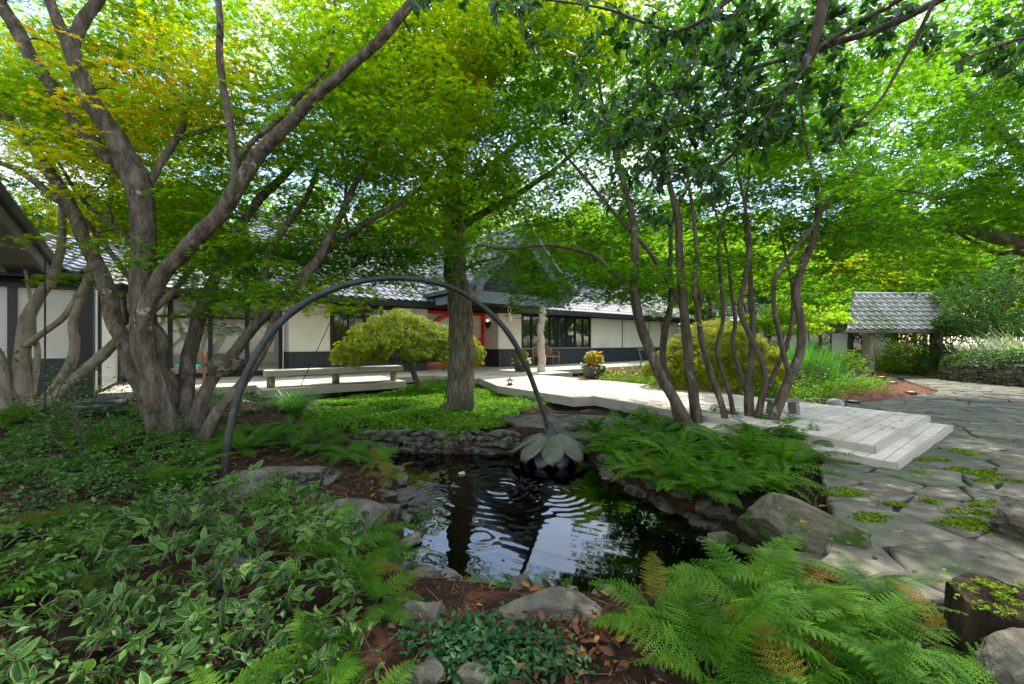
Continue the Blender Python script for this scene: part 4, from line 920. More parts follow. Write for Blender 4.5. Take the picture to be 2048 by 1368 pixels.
# small stones round the pond: six shapes reused
proto = []
for k in range(6):
    b = B(); rock(b, vec(0, 0, 0), (.13, .1, .065), 0, 90 + k, 4, cuts=9, flat_top=.55, tint=.3 + .1 * k); proto.append(b.mesh('edge_stone', M['rock']))
def stone(p, s, label, group, rot=None, sz=1):
    o = bpy.data.objects.new('edge_stone', proto[rng.integers(6)]); COL.objects.link(o); o.location = tuple(p); o.scale = (s * rng.uniform(.8, 1.3), s * rng.uniform(.8, 1.2), s * sz)
    o.rotation_euler = (rng.normal(0, .1), rng.normal(0, .1), rng.uniform(0, 6.28) if rot is None else rot); tag(o, label, 'stone', group)
for tier in range(4):
    px = 690 + tier * 14
    while px < 1185:
        if not (px > 1030 and tier > 1):
            q = G(px, 904, WZ); stone(q + vec(0, -.02 + .055 * tier, .03 + .075 * tier), rng.uniform(.85, 1.5), 'gray stone stacked in the edge below the green mound', 'stones stacked below the green mound', rng.normal(0, .25), .9)
        px += rng.uniform(24, 40)
def along(pts, step, label, group, s=(.7, 1.3), z=0):
    pts = [G(a, c, WZ) for a, c in pts]
    for a, c in zip(pts[:-1], pts[1:]):
        n = max(1, int(np.linalg.norm(c - a) / step))
        for k in range(n):
            for tier in range(2):
                q = a + (c - a) * (k + rng.random()) / n; nn = norm(np.cross(c - a, UP)); ctr = vec(0, 4.5, WZ)
                if nn @ (q - ctr) < 0: nn = -nn
                stone(q + nn * (-.05 + .13 * tier + rng.normal(0, .03)) + UP * (.015 + .12 * tier + z), rng.uniform(*s), label, group)
along([(1195, 928), (1250, 962), (1320, 1003), (1410, 1045), (1480, 1085), (1540, 1130)], .19, 'dark wet stone in the fern covered edge below the many stemmed maple', 'stones in the fern covered edge')
along([(735, 893), (785, 965), (792, 1050), (788, 1120)], .26, 'stone half hidden by ferns at the shaded shore', 'stones at the shaded shore')
along([(790, 1140), (810, 1172), (890, 1190), (975, 1204), (1100, 1215), (1220, 1225)], .15, 'gray brown stone along the near rim of the pond', 'stones along the near rim', (.5, 1.0), .03)
# rotten stump
c = vec(2.12, 1.72, -.05); t = thing('tree_stump', 'black rotten stump with yellow green moss at the edge of the flagstones', 'stump', c)
b = B(); prof = [(.2, 0), (.19, .1), (.185, .2), (.18, .25), (.15, .26), (.08, .235), (.01, .22)]; b.lathe(c, prof, 44); V = b.V[-1]
for i in range(len(V)):
    d = V[i] - c; a = math.atan2(d[1], d[0]); k = 1 + .1 * mnoise.noise(Vector((a * 4, d[2] * 2, 1))) + .05 * mnoise.noise(Vector((a * 14, d[2] * 2, 3))); V[i][:2] = c[:2] + d[:2] * k; V[i][2] += .05 * mnoise.noise(Vector((V[i][0] * 14, V[i][1] * 14, 2))) * (d[2] > .15)
part(t, 'wood', b, M['stump'])
b = B(); n = 900; q = c[:2] + rng.normal(0, .09, (n, 2)); k = np.array([mnoise.noise(Vector((x * 12, y * 12, 5))) for x, y in q]) > .05; q = q[k]
scatter(b, CLUMP, np.c_[q, np.full(len(q), c[2] + .255) + .02 * rng.random(len(q))], frames(vec(0, 0, 1) + .4 * rnd(len(q)), rnd(len(q))), .011 * (.6 + .8 * rng.random(len(q))), rng.random(len(q))); part(t, 'moss', b, M['moss'])
c = GH(200, 832); c[2] += .02; t = thing('stone_basin', 'dark round stone basin among the ferns under the maple', 'basin', c)
b = B(); b.lathe(c, [(.2, 0), (.3, .06), (.34, .14), (.34, .2), (.3, .24), (.26, .245), (.22, .2), (.05, .15)], 30); part(t, 'bowl', b, M['basin'], True)

# ================================================================== trees
def tree(name, label, base, cat='tree', group=None): return thing(name, label, cat, base, group)
def gather(limbs, z0=1.4, every=1):
    nd = []; rd = []
    for p, r in limbs:
        k = p[:, 2] > z0; nd.append(p[k][::every]); rd.append(r[k][::every])
    return np.vstack(nd), np.concatenate(rd)
def mask_fn(pts, px):
    xs, ys = zip(*pts); return np.interp(px, xs, ys)

# ---- the big maple by the bronze stem
LM = thing('maple_tree', 'old gray barked maple with thick spreading limbs and gold green leaves', 'maple', GH(340, 900))
limbs = {}
LMR = [
 [(345, 945, 5.0, 104), (338, 900, 5.0, 84), (326, 850, 5.0, 74), (314, 795, 5.0, 74), (300, 735, 5.0, 68), (290, 670, 5.0, 62), (286, 600, 5.02, 60), (286, 520, 5.05, 57), (286, 440, 5.05, 58), (272, 360, 5.0, 66), (240, 300, 4.95, 58), (205, 240, 4.9, 50), (165, 170, 4.8, 46), (135, 95, 4.7, 44), (112, 40, 4.6, 30), (85, -60, 4.5, 26), (60, -220, 4.4, 16)],
 [(140, 110, 4.72, 34), (165, 45, 4.8, 36), (205, -20, 4.9, 30), (260, -140, 5.0, 22), (300, -300, 5.1, 12)],
 [(268, 365, 5.0, 44), (220, 320, 5.05, 42), (165, 260, 5.1, 40), (110, 185, 5.1, 40), (60, 110, 5.05, 42), (15, 30, 5.0, 42), (-40, -60, 4.9, 34), (-120, -200, 4.8, 20)],
 [(320, 860, 5.02, 80), (290, 790, 5.05, 62), (258, 715, 5.15, 55), (232, 640, 5.25, 52), (205, 560, 5.35, 50), (170, 480, 5.45, 48), (140, 415, 5.5, 44), (95, 335, 5.6, 42), (40, 265, 5.7, 40), (-30, 190, 5.8, 32), (-140, 80, 5.9, 20)],
 [(150, 430, 5.5, 26), (110, 395, 5.6, 26), (60, 355, 5.7, 22), (0, 325, 5.8, 20), (-90, 300, 6.0, 12)],
 [(350, 870, 4.98, 78), (322, 800, 4.92, 64), (300, 735, 4.85, 56), (288, 672, 4.8, 54), (296, 610, 4.75, 54), (325, 550, 4.72, 52), (370, 500, 4.7, 52), (425, 440, 4.66, 50), (478, 375, 4.62, 46), (515, 315, 4.6, 44), (565, 260, 4.55, 38), (620, 205, 4.5, 34), (690, 140, 4.45, 30), (760, 80, 4.4, 30), (815, 15, 4.35, 26), (880, -70, 4.3, 18), (960, -180, 4.3, 10)],
 [(470, 385, 4.62, 26), (468, 320, 4.65, 20), (462, 260, 4.68, 20), (448, 190, 4.7, 21), (440, 110, 4.72, 20), (440, 30, 4.75, 18), (430, -90, 4.8, 12)],
 [(468, 330, 4.66, 14), (505, 285, 4.7, 12), (560, 235, 4.75, 13), (600, 190, 4.8, 14), (655, 130, 4.85, 10), (668, 40, 4.9, 8), (670, -40, 5, 6)],
 [(284, 400, 5.05, 22), (312, 345, 5.15, 20), (345, 290, 5.3, 20), (368, 250, 5.4, 18), (362, 205, 5.5, 15), (335, 160, 5.6, 13), (318, 100, 5.7, 9), (310, 30, 5.8, 6)],
 [(352, 280, 5.33, 14), (385, 268, 5.42, 12), (430, 255, 5.5, 10), (520, 245, 5.6, 7)],
 [(385, 880, 5.1, 62), (372, 800, 5.2, 50), (378, 720, 5.4, 46), (398, 640, 5.6, 42), (418, 580, 5.8, 38), (440, 530, 6.0, 34), (470, 465, 6.2, 30), (520, 400, 6.5, 26), (560, 360, 6.8, 22), (620, 300, 7.1, 14), (680, 230, 7.4, 8)],
 [(392, 885, 5.0, 56), (400, 815, 5.1, 46), (432, 750, 5.2, 38), (480, 690, 5.3, 34), (520, 640, 5.4, 32), (560, 600, 5.5, 28), (605, 565, 5.6, 26), (640, 510, 5.8, 24), (672, 450, 6.0, 20), (700, 390, 6.2, 18), (740, 310, 6.5, 16), (790, 240, 6.8, 14), (838, 150, 7.1, 12), (860, 60, 7.3, 9), (870, -30, 7.5, 6)],
 [(398, 895, 4.9, 46), (430, 830, 4.95, 34), (480, 770, 5.05, 32), (530, 690, 5.2, 30), (560, 620, 5.5, 26), (600, 555, 5.8, 24), (655, 500, 6.1, 22), (720, 455, 6.3, 20), (790, 410, 6.5, 17), (850, 370, 6.7, 13), (905, 330, 6.9, 9), (950, 250, 7.2, 6)],
 [(545, 640, 5.5, 20), (538, 590, 5.7, 18), (530, 540, 5.9, 20), (560, 470, 6.2, 18), (610, 400, 6.6, 14), (640, 330, 7.0, 10)],
 [(262, 560, 5.2, 20), (225, 510, 5.5, 16), (170, 440, 5.8, 14), (120, 400, 6.0, 10), (60, 350, 6.3, 6)],
 [(282, 500, 5.2, 16), (225, 450, 5.5, 14), (165, 400, 5.8, 12), (120, 330, 6.0, 10), (80, 270, 6.2, 6)],
 [(700, 470, 6.2, 10), (690, 420, 6.4, 9), (690, 330, 6.8, 8), (655, 200, 7.2, 6)],
]
L = []
for k, rows in enumerate(LMR):
    if k in (0, 3, 5, 10, 11, 12): p, r = limb_px(rows, 14); r = r * (.88 if k == 0 else .68)
    else: p, r = limb_px(rows, 5); r = r * .8
    L.append((p, r)); b = B(); limb_tube(b, p, r, 30 if k in (0, 3, 5, 10, 11, 12) else 12, .06, k, .085 if k in (0, 3, 5, 10, 11, 12) else .05)
    if k == 0:    # roots spread into the soil
        for a in (-2.6, -1.7, -.7, .3, 1.4, 2.5):
            q = P(345, 915, 5.0); e = q + vec(math.cos(a) * .62, math.sin(a) * .5, 0); e[2] = float(ground_h(e[0], e[1])) - .04
            bq = spline(np.array([q + UP * .12, q + vec(math.cos(a) * .25, math.sin(a) * .22, -.04), e]), 5); limb_tube(b, bq, np.linspace(.17, .05, len(bq)), 10, .06, a)
        for (px, py, Y, rr) in [(305, 700, 5.02, .17), (318, 790, 5.02, .2)]: rock(b, P(px, py, Y), (rr, rr, rr * 1.9), 0, int(px), 4, cuts=0, rough=.07)
    part(LM, 'trunk' if k == 0 else 'limb', b, M['bark_gray'], True)
b = B(); rock(b, P(452, 730, 5.12), (.21, .15, .13), .2, 7, 5, cuts=0, rough=.34, tilt=.3); part(LM, 'burl', b, M['bark_gray'], True, label='knobbly mossy burl')
nodes, rad = gather(L, 1.9)
low = [(-600, 300), (0, 385), (60, 400), (150, 470), (250, 520), (300, 560), (400, 590), (480, 600), (560, 612), (640, 605), (700, 590), (780, 545), (860, 470), (930, 300), (1000, 100)]
def crown_pts(n, c, r, low, keep=None, ymin=2.4, pad=0, gap=None, seed=0):
    out = []
    while len(out) < n:
        q = ball(4000, c, r); q = q[q[:, 1] > ymin]; px, py = project(q)
        k = py < mask_fn(low, px) - pad / q[:, 1] * 1
        if gap is not None:
            g = np.array([mnoise.noise(Vector((a[0] * .5 + seed, a[1] * .5, a[2] * .75))) for a in q]); k &= g > gap
        k &= np.hypot(np.maximum(np.abs(px - 1024) - 1500, 0) * .2, np.maximum(-py - 60, 0)) < 70 + 60 * rng.random(len(q))
        out += list(q[k])
    return np.array(out[:n])
cents = crown_pts(780, vec(-3.2, 6.1, 4.8), vec(5.6, 3.2, 3.0), low, ymin=4.9, pad=90, gap=-.14)
man = [(520, 600, 5.0), (560, 585, 5.2), (620, 600, 5.1), (660, 585, 5.3), (690, 612, 5.2), (700, 575, 5.4), (640, 560, 5.6), (480, 580, 5.3), (440, 590, 5.4), (410, 610, 5.5), (520, 560, 5.6), (580, 550, 5.8), (330, 470, 5.6), (350, 520, 5.9), (390, 470, 5.9), (450, 500, 5.9), (500, 520, 6), (160, 560, 5.6), (195, 545, 5.8), (120, 478, 5.2), (370, 560, 5.9), (430, 650, 5.8), (460, 620, 5.8), (760, 540, 6.4), (800, 560, 6.6), (840, 545, 6.8), (385, 420, 6), (345, 400, 6), (555, 500, 6.2), (600, 480, 6.3), (655, 470, 6.4), (720, 500, 6.4), (480, 545, 7), (530, 535, 7.2), (590, 520, 7.2), (640, 535, 7), (690, 540, 7.2), (730, 530, 7.4), (770, 515, 7.6), (810, 505, 7.6), (850, 510, 7.8), (790, 480, 7.6), (740, 470, 7.4), (680, 500, 7.2), (560, 480, 7.2), (500, 500, 7), (830, 470, 7.6), (620, 490, 7.4)]
man += [(rng.uniform(440, 880), rng.uniform(450, 575), rng.uniform(6.0, 8.6)) for _ in range(78)]
cents = np.vstack([cents, [P(a, c, y) for a, c, y in man]])
b = B(); b.mi = 1; hd = grow(nodes, rad, cents, b, .018); b.mi = 0; TW = M['bark_dark']
px, py = project(cents); hgt = cents[:, 2]
tint = .215 + .14 * sstep(2.8, 5.0, hgt) + .14 * (rng.random(len(cents)) - .5) + .32 * sstep(.1, .5, np.array([mnoise.noise(Vector(c * .45) + Vector((7, 3, 1))) for c in cents]))
sprays(b, cents, hd, .42 + .16 * rng.random(len(cents)), 112, MAPLE, .062, tint, .03, .16, .28, .25, .1); part(LM, 'crown', b, [M['maple_gold'], TW])

# ---- the many stemmed maple beyond the ferns
RM = thing('maple_tree', 'many stemmed maple with slender dark trunks rising from the ferns', 'maple', GH(1450, 860))
RMR = [
 [(1388, 880, 5.9, 50), (1370, 835, 5.9, 42), (1340, 785, 5.95, 40), (1312, 730, 6.0, 40), (1292, 680, 6.0, 40), (1275, 620, 6.0, 36), (1268, 560, 6.0, 30), (1270, 490, 6.05, 28), (1262, 420, 6.1, 24), (1240, 340, 6.2, 18), (1215, 250, 6.3, 12), (1190, 130, 6.4, 8)],
 [(1268, 590, 6.0, 20), (1240, 560, 5.95, 16), (1195, 515, 5.9, 15), (1145, 497, 5.85, 13), (1090, 490, 5.8, 12), (1020, 497, 5.8, 10), (955, 490, 5.8, 7)],
 [(1395, 870, 6.1, 46), (1388, 800, 6.1, 40), (1380, 740, 6.1, 38), (1375, 680, 6.1, 38), (1365, 610, 6.1, 34), (1360, 530, 6.1, 30), (1355, 440, 6.1, 28), (1335, 350, 6.15, 20), (1310, 250, 6.2, 14), (1290, 120, 6.3, 9)],
 [(1368, 620, 6.1, 20), (1335, 560, 6.15, 18), (1300, 505, 6.2, 15), (1250, 450, 6.3, 14), (1190, 380, 6.4, 12), (1125, 305, 6.5, 9), (1060, 240, 6.6, 6)],
 [(1360, 850, 6.5, 30), (1338, 770, 6.6, 28), (1326, 720, 6.6, 26), (1330, 660, 6.6, 26), (1342, 600, 6.6, 22), (1340, 520, 6.7, 18), (1350, 430, 6.8, 12), (1400, 330, 7, 8)],
 [(1455, 870, 6.0, 32), (1445, 815, 6.0, 26), (1425, 755, 6.0, 24), (1405, 690, 6.0, 22), (1396, 620, 6.0, 20), (1388, 570, 6.0, 18), (1393, 500, 6.0, 16), (1385, 420, 6.0, 14), (1372, 340, 6.0, 11), (1350, 240, 6.0, 8)],
 [(1472, 850, 6.3, 24), (1460, 790, 6.3, 18), (1440, 730, 6.3, 16), (1436, 690, 6.3, 16), (1446, 640, 6.3, 16), (1444, 580, 6.3, 14), (1438, 520, 6.3, 13), (1442, 460, 6.3, 10), (1470, 360, 6.4, 7)],
 [(1498, 850, 6.2, 42), (1500, 790, 6.2, 36), (1502, 740, 6.25, 26), (1506, 670, 6.3, 24), (1502, 600, 6.3, 20), (1500, 530, 6.35, 16), (1490, 440, 6.4, 12), (1500, 330, 6.5, 8)],
 [(1495, 785, 6.2, 24), (1478, 735, 6.25, 18), (1466, 690, 6.3, 17), (1470, 640, 6.3, 16), (1462, 580, 6.35, 14), (1455, 510, 6.4, 10), (1430, 420, 6.5, 7)],
 [(1510, 850, 6.1, 30), (1522, 800, 6.05, 26), (1530, 760, 6.0, 24), (1518, 710, 6.0, 22), (1496, 660, 6.0, 20), (1480, 618, 6.0, 19), (1490, 560, 6.0, 18), (1500, 490, 6.0, 15), (1492, 420, 6.0, 12), (1475, 330, 6.0, 9), (1470, 200, 6, 6)],
 [(1540, 860, 5.9, 46), (1556, 810, 5.9, 42), (1580, 755, 5.9, 38), (1600, 700, 5.95, 36), (1602, 640, 6.0, 36), (1594, 580, 6.0, 32), (1606, 530, 6.0, 30), (1622, 490, 6.0, 26), (1632, 440, 6.0, 22), (1634, 380, 6.0, 17), (1615, 300, 6.0, 13), (1600, 190, 6.0, 9)],
 [(1582, 760, 5.9, 24), (1566, 705, 5.85, 22), (1555, 650, 5.8, 20), (1547, 595, 5.8, 18), (1552, 550, 5.8, 18), (1585, 505, 5.8, 16), (1620, 460, 5.8, 14), (1660, 400, 5.8, 11), (1720, 330, 5.8, 8), (1800, 300, 5.8, 6)],
 [(1535, 775, 6.0, 20), (1560, 720, 6.2, 20), (1578, 670, 6.3, 18), (1586, 610, 6.4, 14), (1580, 550, 6.5, 10), (1560, 460, 6.6, 7)],
 [(1630, 430, 6.0, 14), (1680, 400, 6.0, 12), (1750, 380, 6.0, 10), (1830, 385, 6.0, 7), (1900, 400, 6.0, 5)],
 [(1600, 520, 6.0, 10), (1650, 470, 6.1, 9), (1740, 445, 6.2, 8), (1830, 455, 6.3, 6)],
]
L = []
for k, rows in enumerate(RMR):
    p, r = limb_px(rows, 9); r = r * .54; L.append((p, r)); b = B(); limb_tube(b, p, r, 14, .06, 40 + k, .06); part(RM, 'trunk' if rows[0][1] > 830 else 'limb', b, M['bark_dark'], True)
nodes, rad = gather(L, 2.1)
low = [(850, 300), (930, 430), (960, 460), (1010, 470), (1060, 480), (1110, 490), (1150, 530), (1200, 575), (1260, 600), (1300, 560), (1340, 530), (1500, 540), (1620, 560), (1700, 560), (1790, 540), (1860, 520), (1930, 420), (2100, 300)]
cents = crown_pts(720, vec(2.6, 7.2, 4.7), vec(4.6, 3.1, 3.0), low, ymin=5.5, pad=60, gap=-.1, seed=20)
man = [(1055, 575, 5.7), (1090, 585, 5.9), (1080, 605, 5.8), (1110, 560, 5.9), (1130, 550, 6.2), (1170, 570, 6.3), (1200, 590, 6.3), (1240, 590, 6.4), (1290, 590, 6.4), (1360, 560, 5.7), (1340, 540, 5.7), (1300, 560, 5.7), (1180, 530, 6.1), (1230, 540, 6.3), (1280, 520, 6.4), (1330, 610, 6.6), (1420, 540, 6.6), (1530, 520, 6.6), (1650, 560, 6.5), (1700, 540, 6.5), (1740, 560, 6.3), (1800, 540, 6.2), (1850, 500, 6.2), (900, 515, 6.2), (925, 490, 6.0), (985, 500, 6.0)]
man += [(rng.uniform(1180, 1740), rng.uniform(400, 560), rng.uniform(6.4, 8.4)) for _ in range(60)] + [(rng.uniform(1120, 1330), rng.uniform(520, 600), rng.uniform(6.4, 7.5)) for _ in range(12)] + [(rng.uniform(950, 1130), rng.uniform(455, 560), rng.uniform(5.8, 6.8)) for _ in range(15)] + [(rng.uniform(1040, 1130), rng.uniform(560, 598), rng.uniform(5.8, 6.4)) for _ in range(4)]
cents = np.vstack([cents, [P(a, c, y) for a, c, y in man]])
b = B(); b.mi = 1; hd = grow(nodes, rad, cents, b, .015); b.mi = 0; TW = M['bark_dark']
tint = .42 + .25 * (rng.random(len(cents)) - .5) + .25 * np.array([mnoise.noise(Vector(c * .6)) for c in cents])
sprays(b, cents, hd, .42 + .18 * rng.random(len(cents)), 108, MAPLE, .06, tint, .03, .14, .28, .25, .15); part(RM, 'crown', b, [M['maple_green'], TW])

# ---- straight furrowed trunk on the mound
CT = thing('shade_tree', 'straight trunk with deeply furrowed bark on the green mound', 'tree', GH(915, 822))
b = B(); rows = [(915, 832, 8.3, 74), (917, 815, 8.3, 60), (920, 790, 8.3, 54), (922, 740, 8.3, 51), (922, 680, 8.3, 49), (919, 610, 8.3, 47), (914, 540, 8.3, 43), (908, 470, 8.3, 40), (905, 380, 8.3, 36), (912, 280, 8.35, 32), (905, 180, 8.4, 26), (915, 60, 8.5, 20), (910, -80, 8.5, 12)]
p, r = limb_px(rows, 8); limb_tube(b, p, r, 40, .04, 77); V = b.V[-1]; nr = 40; cc = np.repeat(p, nr, 0)
for i in range(len(V)):
    a = (i % nr) / nr * 2 * math.pi; z = V[i][2]; k = mnoise.noise(Vector((math.cos(a) * 5, math.sin(a) * 5, z * 1.1))) + .6 * mnoise.noise(Vector((math.cos(a) * 11, math.sin(a) * 11, z * 2.6)))
    V[i] = cc[i] + (V[i] - cc[i]) * (1 + .07 * k)
part(CT, 'trunk', b, M['bark_furrow'], True)
L = [(p, r)]
for k, rows in enumerate([[(906, 470, 8.3, 20), (960, 430, 8.2, 16), (1040, 385, 8.0, 13), (1120, 330, 7.8, 9), (1200, 250, 7.6, 6)], [(906, 420, 8.3, 20), (850, 350, 8.2, 16), (790, 270, 8.1, 12), (730, 180, 8, 8)], [(910, 300, 8.35, 20), (960, 210, 8.2, 15), (1010, 110, 8.0, 11), (1050, 0, 7.8, 7)], [(908, 200, 8.4, 18), (860, 90, 8.3, 13), (830, -20, 8.2, 8)], [(925, 540, 8.3, 10), (960, 525, 8.2, 8), (1000, 515, 8.1, 5)], [(908, 380, 8.3, 16), (980, 330, 9, 12), (1060, 270, 9.6, 8), (1130, 200, 10, 5)], [(908, 330, 8.3, 16), (840, 260, 9, 12), (770, 200, 9.5, 8)]]):
    q, s = limb_px(rows, 5); L.append((q, s)); b = B(); limb_tube(b, q, s, 8, .05, 90 + k); part(CT, 'limb', b, M['bark_furrow'], True)
nodes, rad = gather(L, 3.0)
low = [(400, 200), (650, 330), (760, 400), (850, 480), (900, 500), (960, 470), (1040, 440), (1150, 420), (1250, 350), (1400, 200)]
cents = crown_pts(400, vec(-.9, 8.7, 6.2), vec(3.8, 3.0, 3.6), low, ymin=5, gap=-.02, seed=50)
cents = np.vstack([cents, [P(a, c, 8.2) for a, c in [(880, 510), (905, 500), (930, 505), (860, 490), (890, 540), (960, 470)]]])
b = B(); b.mi = 1; hd = grow(nodes, rad, cents, b, .02); b.mi = 0; TW = M['bark_dark']
tint = .62 + .3 * (rng.random(len(cents)) - .5)
sprays(b, cents, hd, .42 + .2 * rng.random(len(cents)), 95, MAPLE, .075, tint, .07, .3, .45, .3, .16); part(CT, 'crown', b, [M['maple_green'], TW])

# ---- pale twisted stems by the white wing
PT = thing('maple_tree', 'pale barked maple with twisted leaning stems against the white wing', 'maple', GH(50, 800))
L = []
for k, rows in enumerate([
 [(40, 830, 6.6, 58), (45, 770, 6.6, 44), (42, 710, 6.6, 36), (46, 660, 6.6, 34), (62, 620, 6.6, 30), (85, 582, 6.6, 26), (108, 555, 6.6, 24), (122, 500, 6.7, 20), (125, 420, 6.8, 18), (112, 350, 6.9, 15), (85, 270, 7, 10), (60, 180, 7, 7)],
 [(50, 690, 6.6, 22), (85, 668, 6.55, 16), (120, 640, 6.5, 16), (150, 605, 6.5, 18), (172, 565, 6.5, 20), (190, 500, 6.6, 16), (215, 430, 6.7, 12), (230, 330, 6.8, 8)],
 [(50, 820, 6.7, 26), (70, 750, 6.7, 16), (76, 700, 6.7, 14), (66, 660, 6.7, 14), (64, 610, 6.7, 10), (50, 540, 6.8, 8)],
 [(75, 830, 6.5, 40), (110, 775, 6.5, 26), (138, 735, 6.5, 24), (148, 690, 6.5, 22), (146, 645, 6.5, 20), (160, 600, 6.5, 17), (178, 550, 6.6, 14)],
 [(75, 830, 6.3, 34), (120, 785, 6.25, 28), (165, 745, 6.2, 28), (215, 700, 6.15, 26), (262, 655, 6.1, 22), (330, 600, 6.2, 16), (400, 520, 6.4, 10)],
 [(10, 830, 6.4, 40), (8, 760, 6.4, 30), (-5, 710, 6.4, 26), (-40, 650, 6.4, 22), (-60, 540, 6.5, 16), (-90, 400, 6.6, 10)],
]):
    p, r = limb_px(rows, 6); L.append((p, r)); b = B(); limb_tube(b, p, r, 12, .06, 120 + k); part(PT, 'trunk' if k == 0 else 'limb', b, M['bark_pale'], True)
nodes, rad = gather(L, 2.3)
low = [(-600, 300), (0, 330), (60, 350), (150, 440), (250, 470), (330, 480), (420, 470), (500, 400), (600, 200)]
cents = crown_pts(330, vec(-6.2, 7.4, 4.9), vec(3.2, 2.0, 2.4), low, ymin=5, gap=-.02, seed=70)
b = B(); b.mi = 1; hd = grow(nodes, rad, cents, b, .015); b.mi = 0; TW = M['bark_pale']
tint = .34 + .3 * (rng.random(len(cents)) - .4)
sprays(b, cents, hd, .36 + .16 * rng.random(len(cents)), 90, MAPLE, .058, tint, .05, .25, .4, .3, .14); part(PT, 'crown', b, [M['maple_gold'], TW])

# ---- evergreen hanging in from beside the camera: dark broad leaves
EV = thing('evergreen_tree', 'broad leaved evergreen hanging dark glossy branches over the view', 'tree', vec(4.6, .6, 0))
L = []
b = B(); tr = spline(np.array([vec(4.6, .6, -.1), vec(4.55, .7, 1.6), vec(4.45, .8, 3.0), vec(4.3, 1.0, 4.4), vec(4.1, 1.2, 5.6)]), 6); rr = np.linspace(.17, .06, len(tr)); limb_tube(b, tr, rr, 14, .06, 200); part(EV, 'trunk', b, M['bark_dark'], True); L.append((tr, rr))
def to_trunk(rows, h):
    p, r = limb_px(rows, 5); k = np.argmin(np.abs(tr[:, 2] - h)); q = spline(np.array([tr[k], (tr[k] * .5 + p[0] * .5) + UP * .15, p[0]]), 5)[:-1]
    return np.vstack([q, p]), np.r_[np.linspace(max(r[0] * 1.8, .04), r[0], len(q)), r]
for k, (rows, h) in enumerate([
 ([(1660, -90, 2.7, 26), (1645, 10, 2.75, 24), (1625, 95, 2.8, 20), (1590, 160, 2.85, 16), (1550, 215, 2.9, 13), (1500, 275, 2.95, 10), (1445, 325, 3.0, 8), (1380, 350, 3.05, 6), (1310, 375, 3.1, 5)], 4.2),
 ([(1960, -40, 2.5, 22), (1880, 0, 2.6, 20), (1800, 40, 2.7, 18), (1720, 70, 2.75, 16), (1650, 90, 2.8, 12), (1560, 120, 2.9, 9), (1450, 150, 3.0, 7), (1340, 190, 3.1, 5)], 3.4),
 ([(1900, -60, 2.4, 12), (1840, 60, 2.5, 10), (1800, 130, 2.6, 8), (1760, 200, 2.7, 6), (1700, 260, 2.8, 5)], 3.6),
 ([(1640, 90, 2.8, 12), (1560, 200, 3.0, 8), (1400, 240, 3.1, 6), (1250, 280, 3.2, 5)], 3.8),
 ([(1500, -60, 2.9, 12), (1420, 30, 3.0, 8), (1340, 60, 3.1, 6), (1220, 20, 3.2, 5), (1100, 0, 3.3, 4), (1000, -10, 3.3, 4)], 4.6),
 ([(1420, 30, 3.0, 7), (1380, 130, 3.1, 6), (1330, 230, 3.2, 5), (1290, 320, 3.2, 4)], 4.6),
 ([(2100, 60, 2.4, 12), (2000, 90, 2.5, 8), (1900, 130, 2.6, 5)], 3.0)]):
    p, r = to_trunk(rows, h); L.append((p, r)); b = B(); limb_tube(b, p, r, 8, .05, 210 + k); part(EV, 'limb', b, M['bark_dark'], True)
nodes = np.vstack([p[len(p) // 3:] for p, r in L[1:]]); rad = np.concatenate([r[len(p) // 3:] for p, r in L[1:]])
cl = []
for (px, py, rx, ry, n) in [(1180, 200, 60, 60, 8), (1240, 60, 90, 60, 12), (1350, 100, 100, 80, 22), (1450, 60, 110, 70, 26), (1280, 210, 70, 60, 14), (1400, 220, 90, 70, 24), (1300, 300, 60, 60, 16), (1370, 330, 60, 50, 14), (1480, 170, 90, 70, 24), (1560, 80, 100, 70, 22), (1540, 250, 60, 60, 14), (1660, 60, 80, 60, 12), (1640, 200, 60, 60, 8), (1760, 50, 80, 50, 10), (1950, 80, 90, 60, 14), (2020, 100, 50, 60, 8), (1000, 5, 60, 20, 6), (830, 25, 25, 15, 3), (1060, 0, 60, 20, 6), (1420, 400, 40, 40, 5), (1350, 420, 40, 30, 4), (1560, 300, 50, 40, 6), (1230, 400, 40, 25, 2), (1640, 290, 30, 25, 3)]:
    for _ in range(int(n * 1.1)):
        q = P(px + rng.normal(0, rx * .85), py + rng.normal(0, ry * .7), rng.uniform(2.6, 3.7)); cl.append(q)
cents = np.array(cl); b = B(); b.mi = 1; hd = grow(nodes, rad, cents, b, .008, .003); b.mi = 0; TW = M['bark_dark']
n = 13; m = len(cents); idx = np.repeat(np.arange(m), n); th = rng.random(m * n) * 6.283; ax = norm(hd[idx] + .35 * rnd(m * n) + vec(0, 0, -.25)); q1 = norm(np.cross(ax, rnd(m * n))); hdv = norm(ax * rng.uniform(-.1, 1.0, (m * n, 1)) + q1)
pos = cents[idx] - ax * rng.uniform(0, .13, (m * n, 1)) + .01 * rnd(m * n); scatter(b, OVAL, pos, frames(norm(ax + vec(0, 0, .8) + .4 * rnd(m * n)), hdv), .078 * (.7 + .5 * rng.random(m * n)), .5 + .25 * rng.standard_normal(m * n)); part(EV, 'crown', b, [M['dark_leaf'], TW])

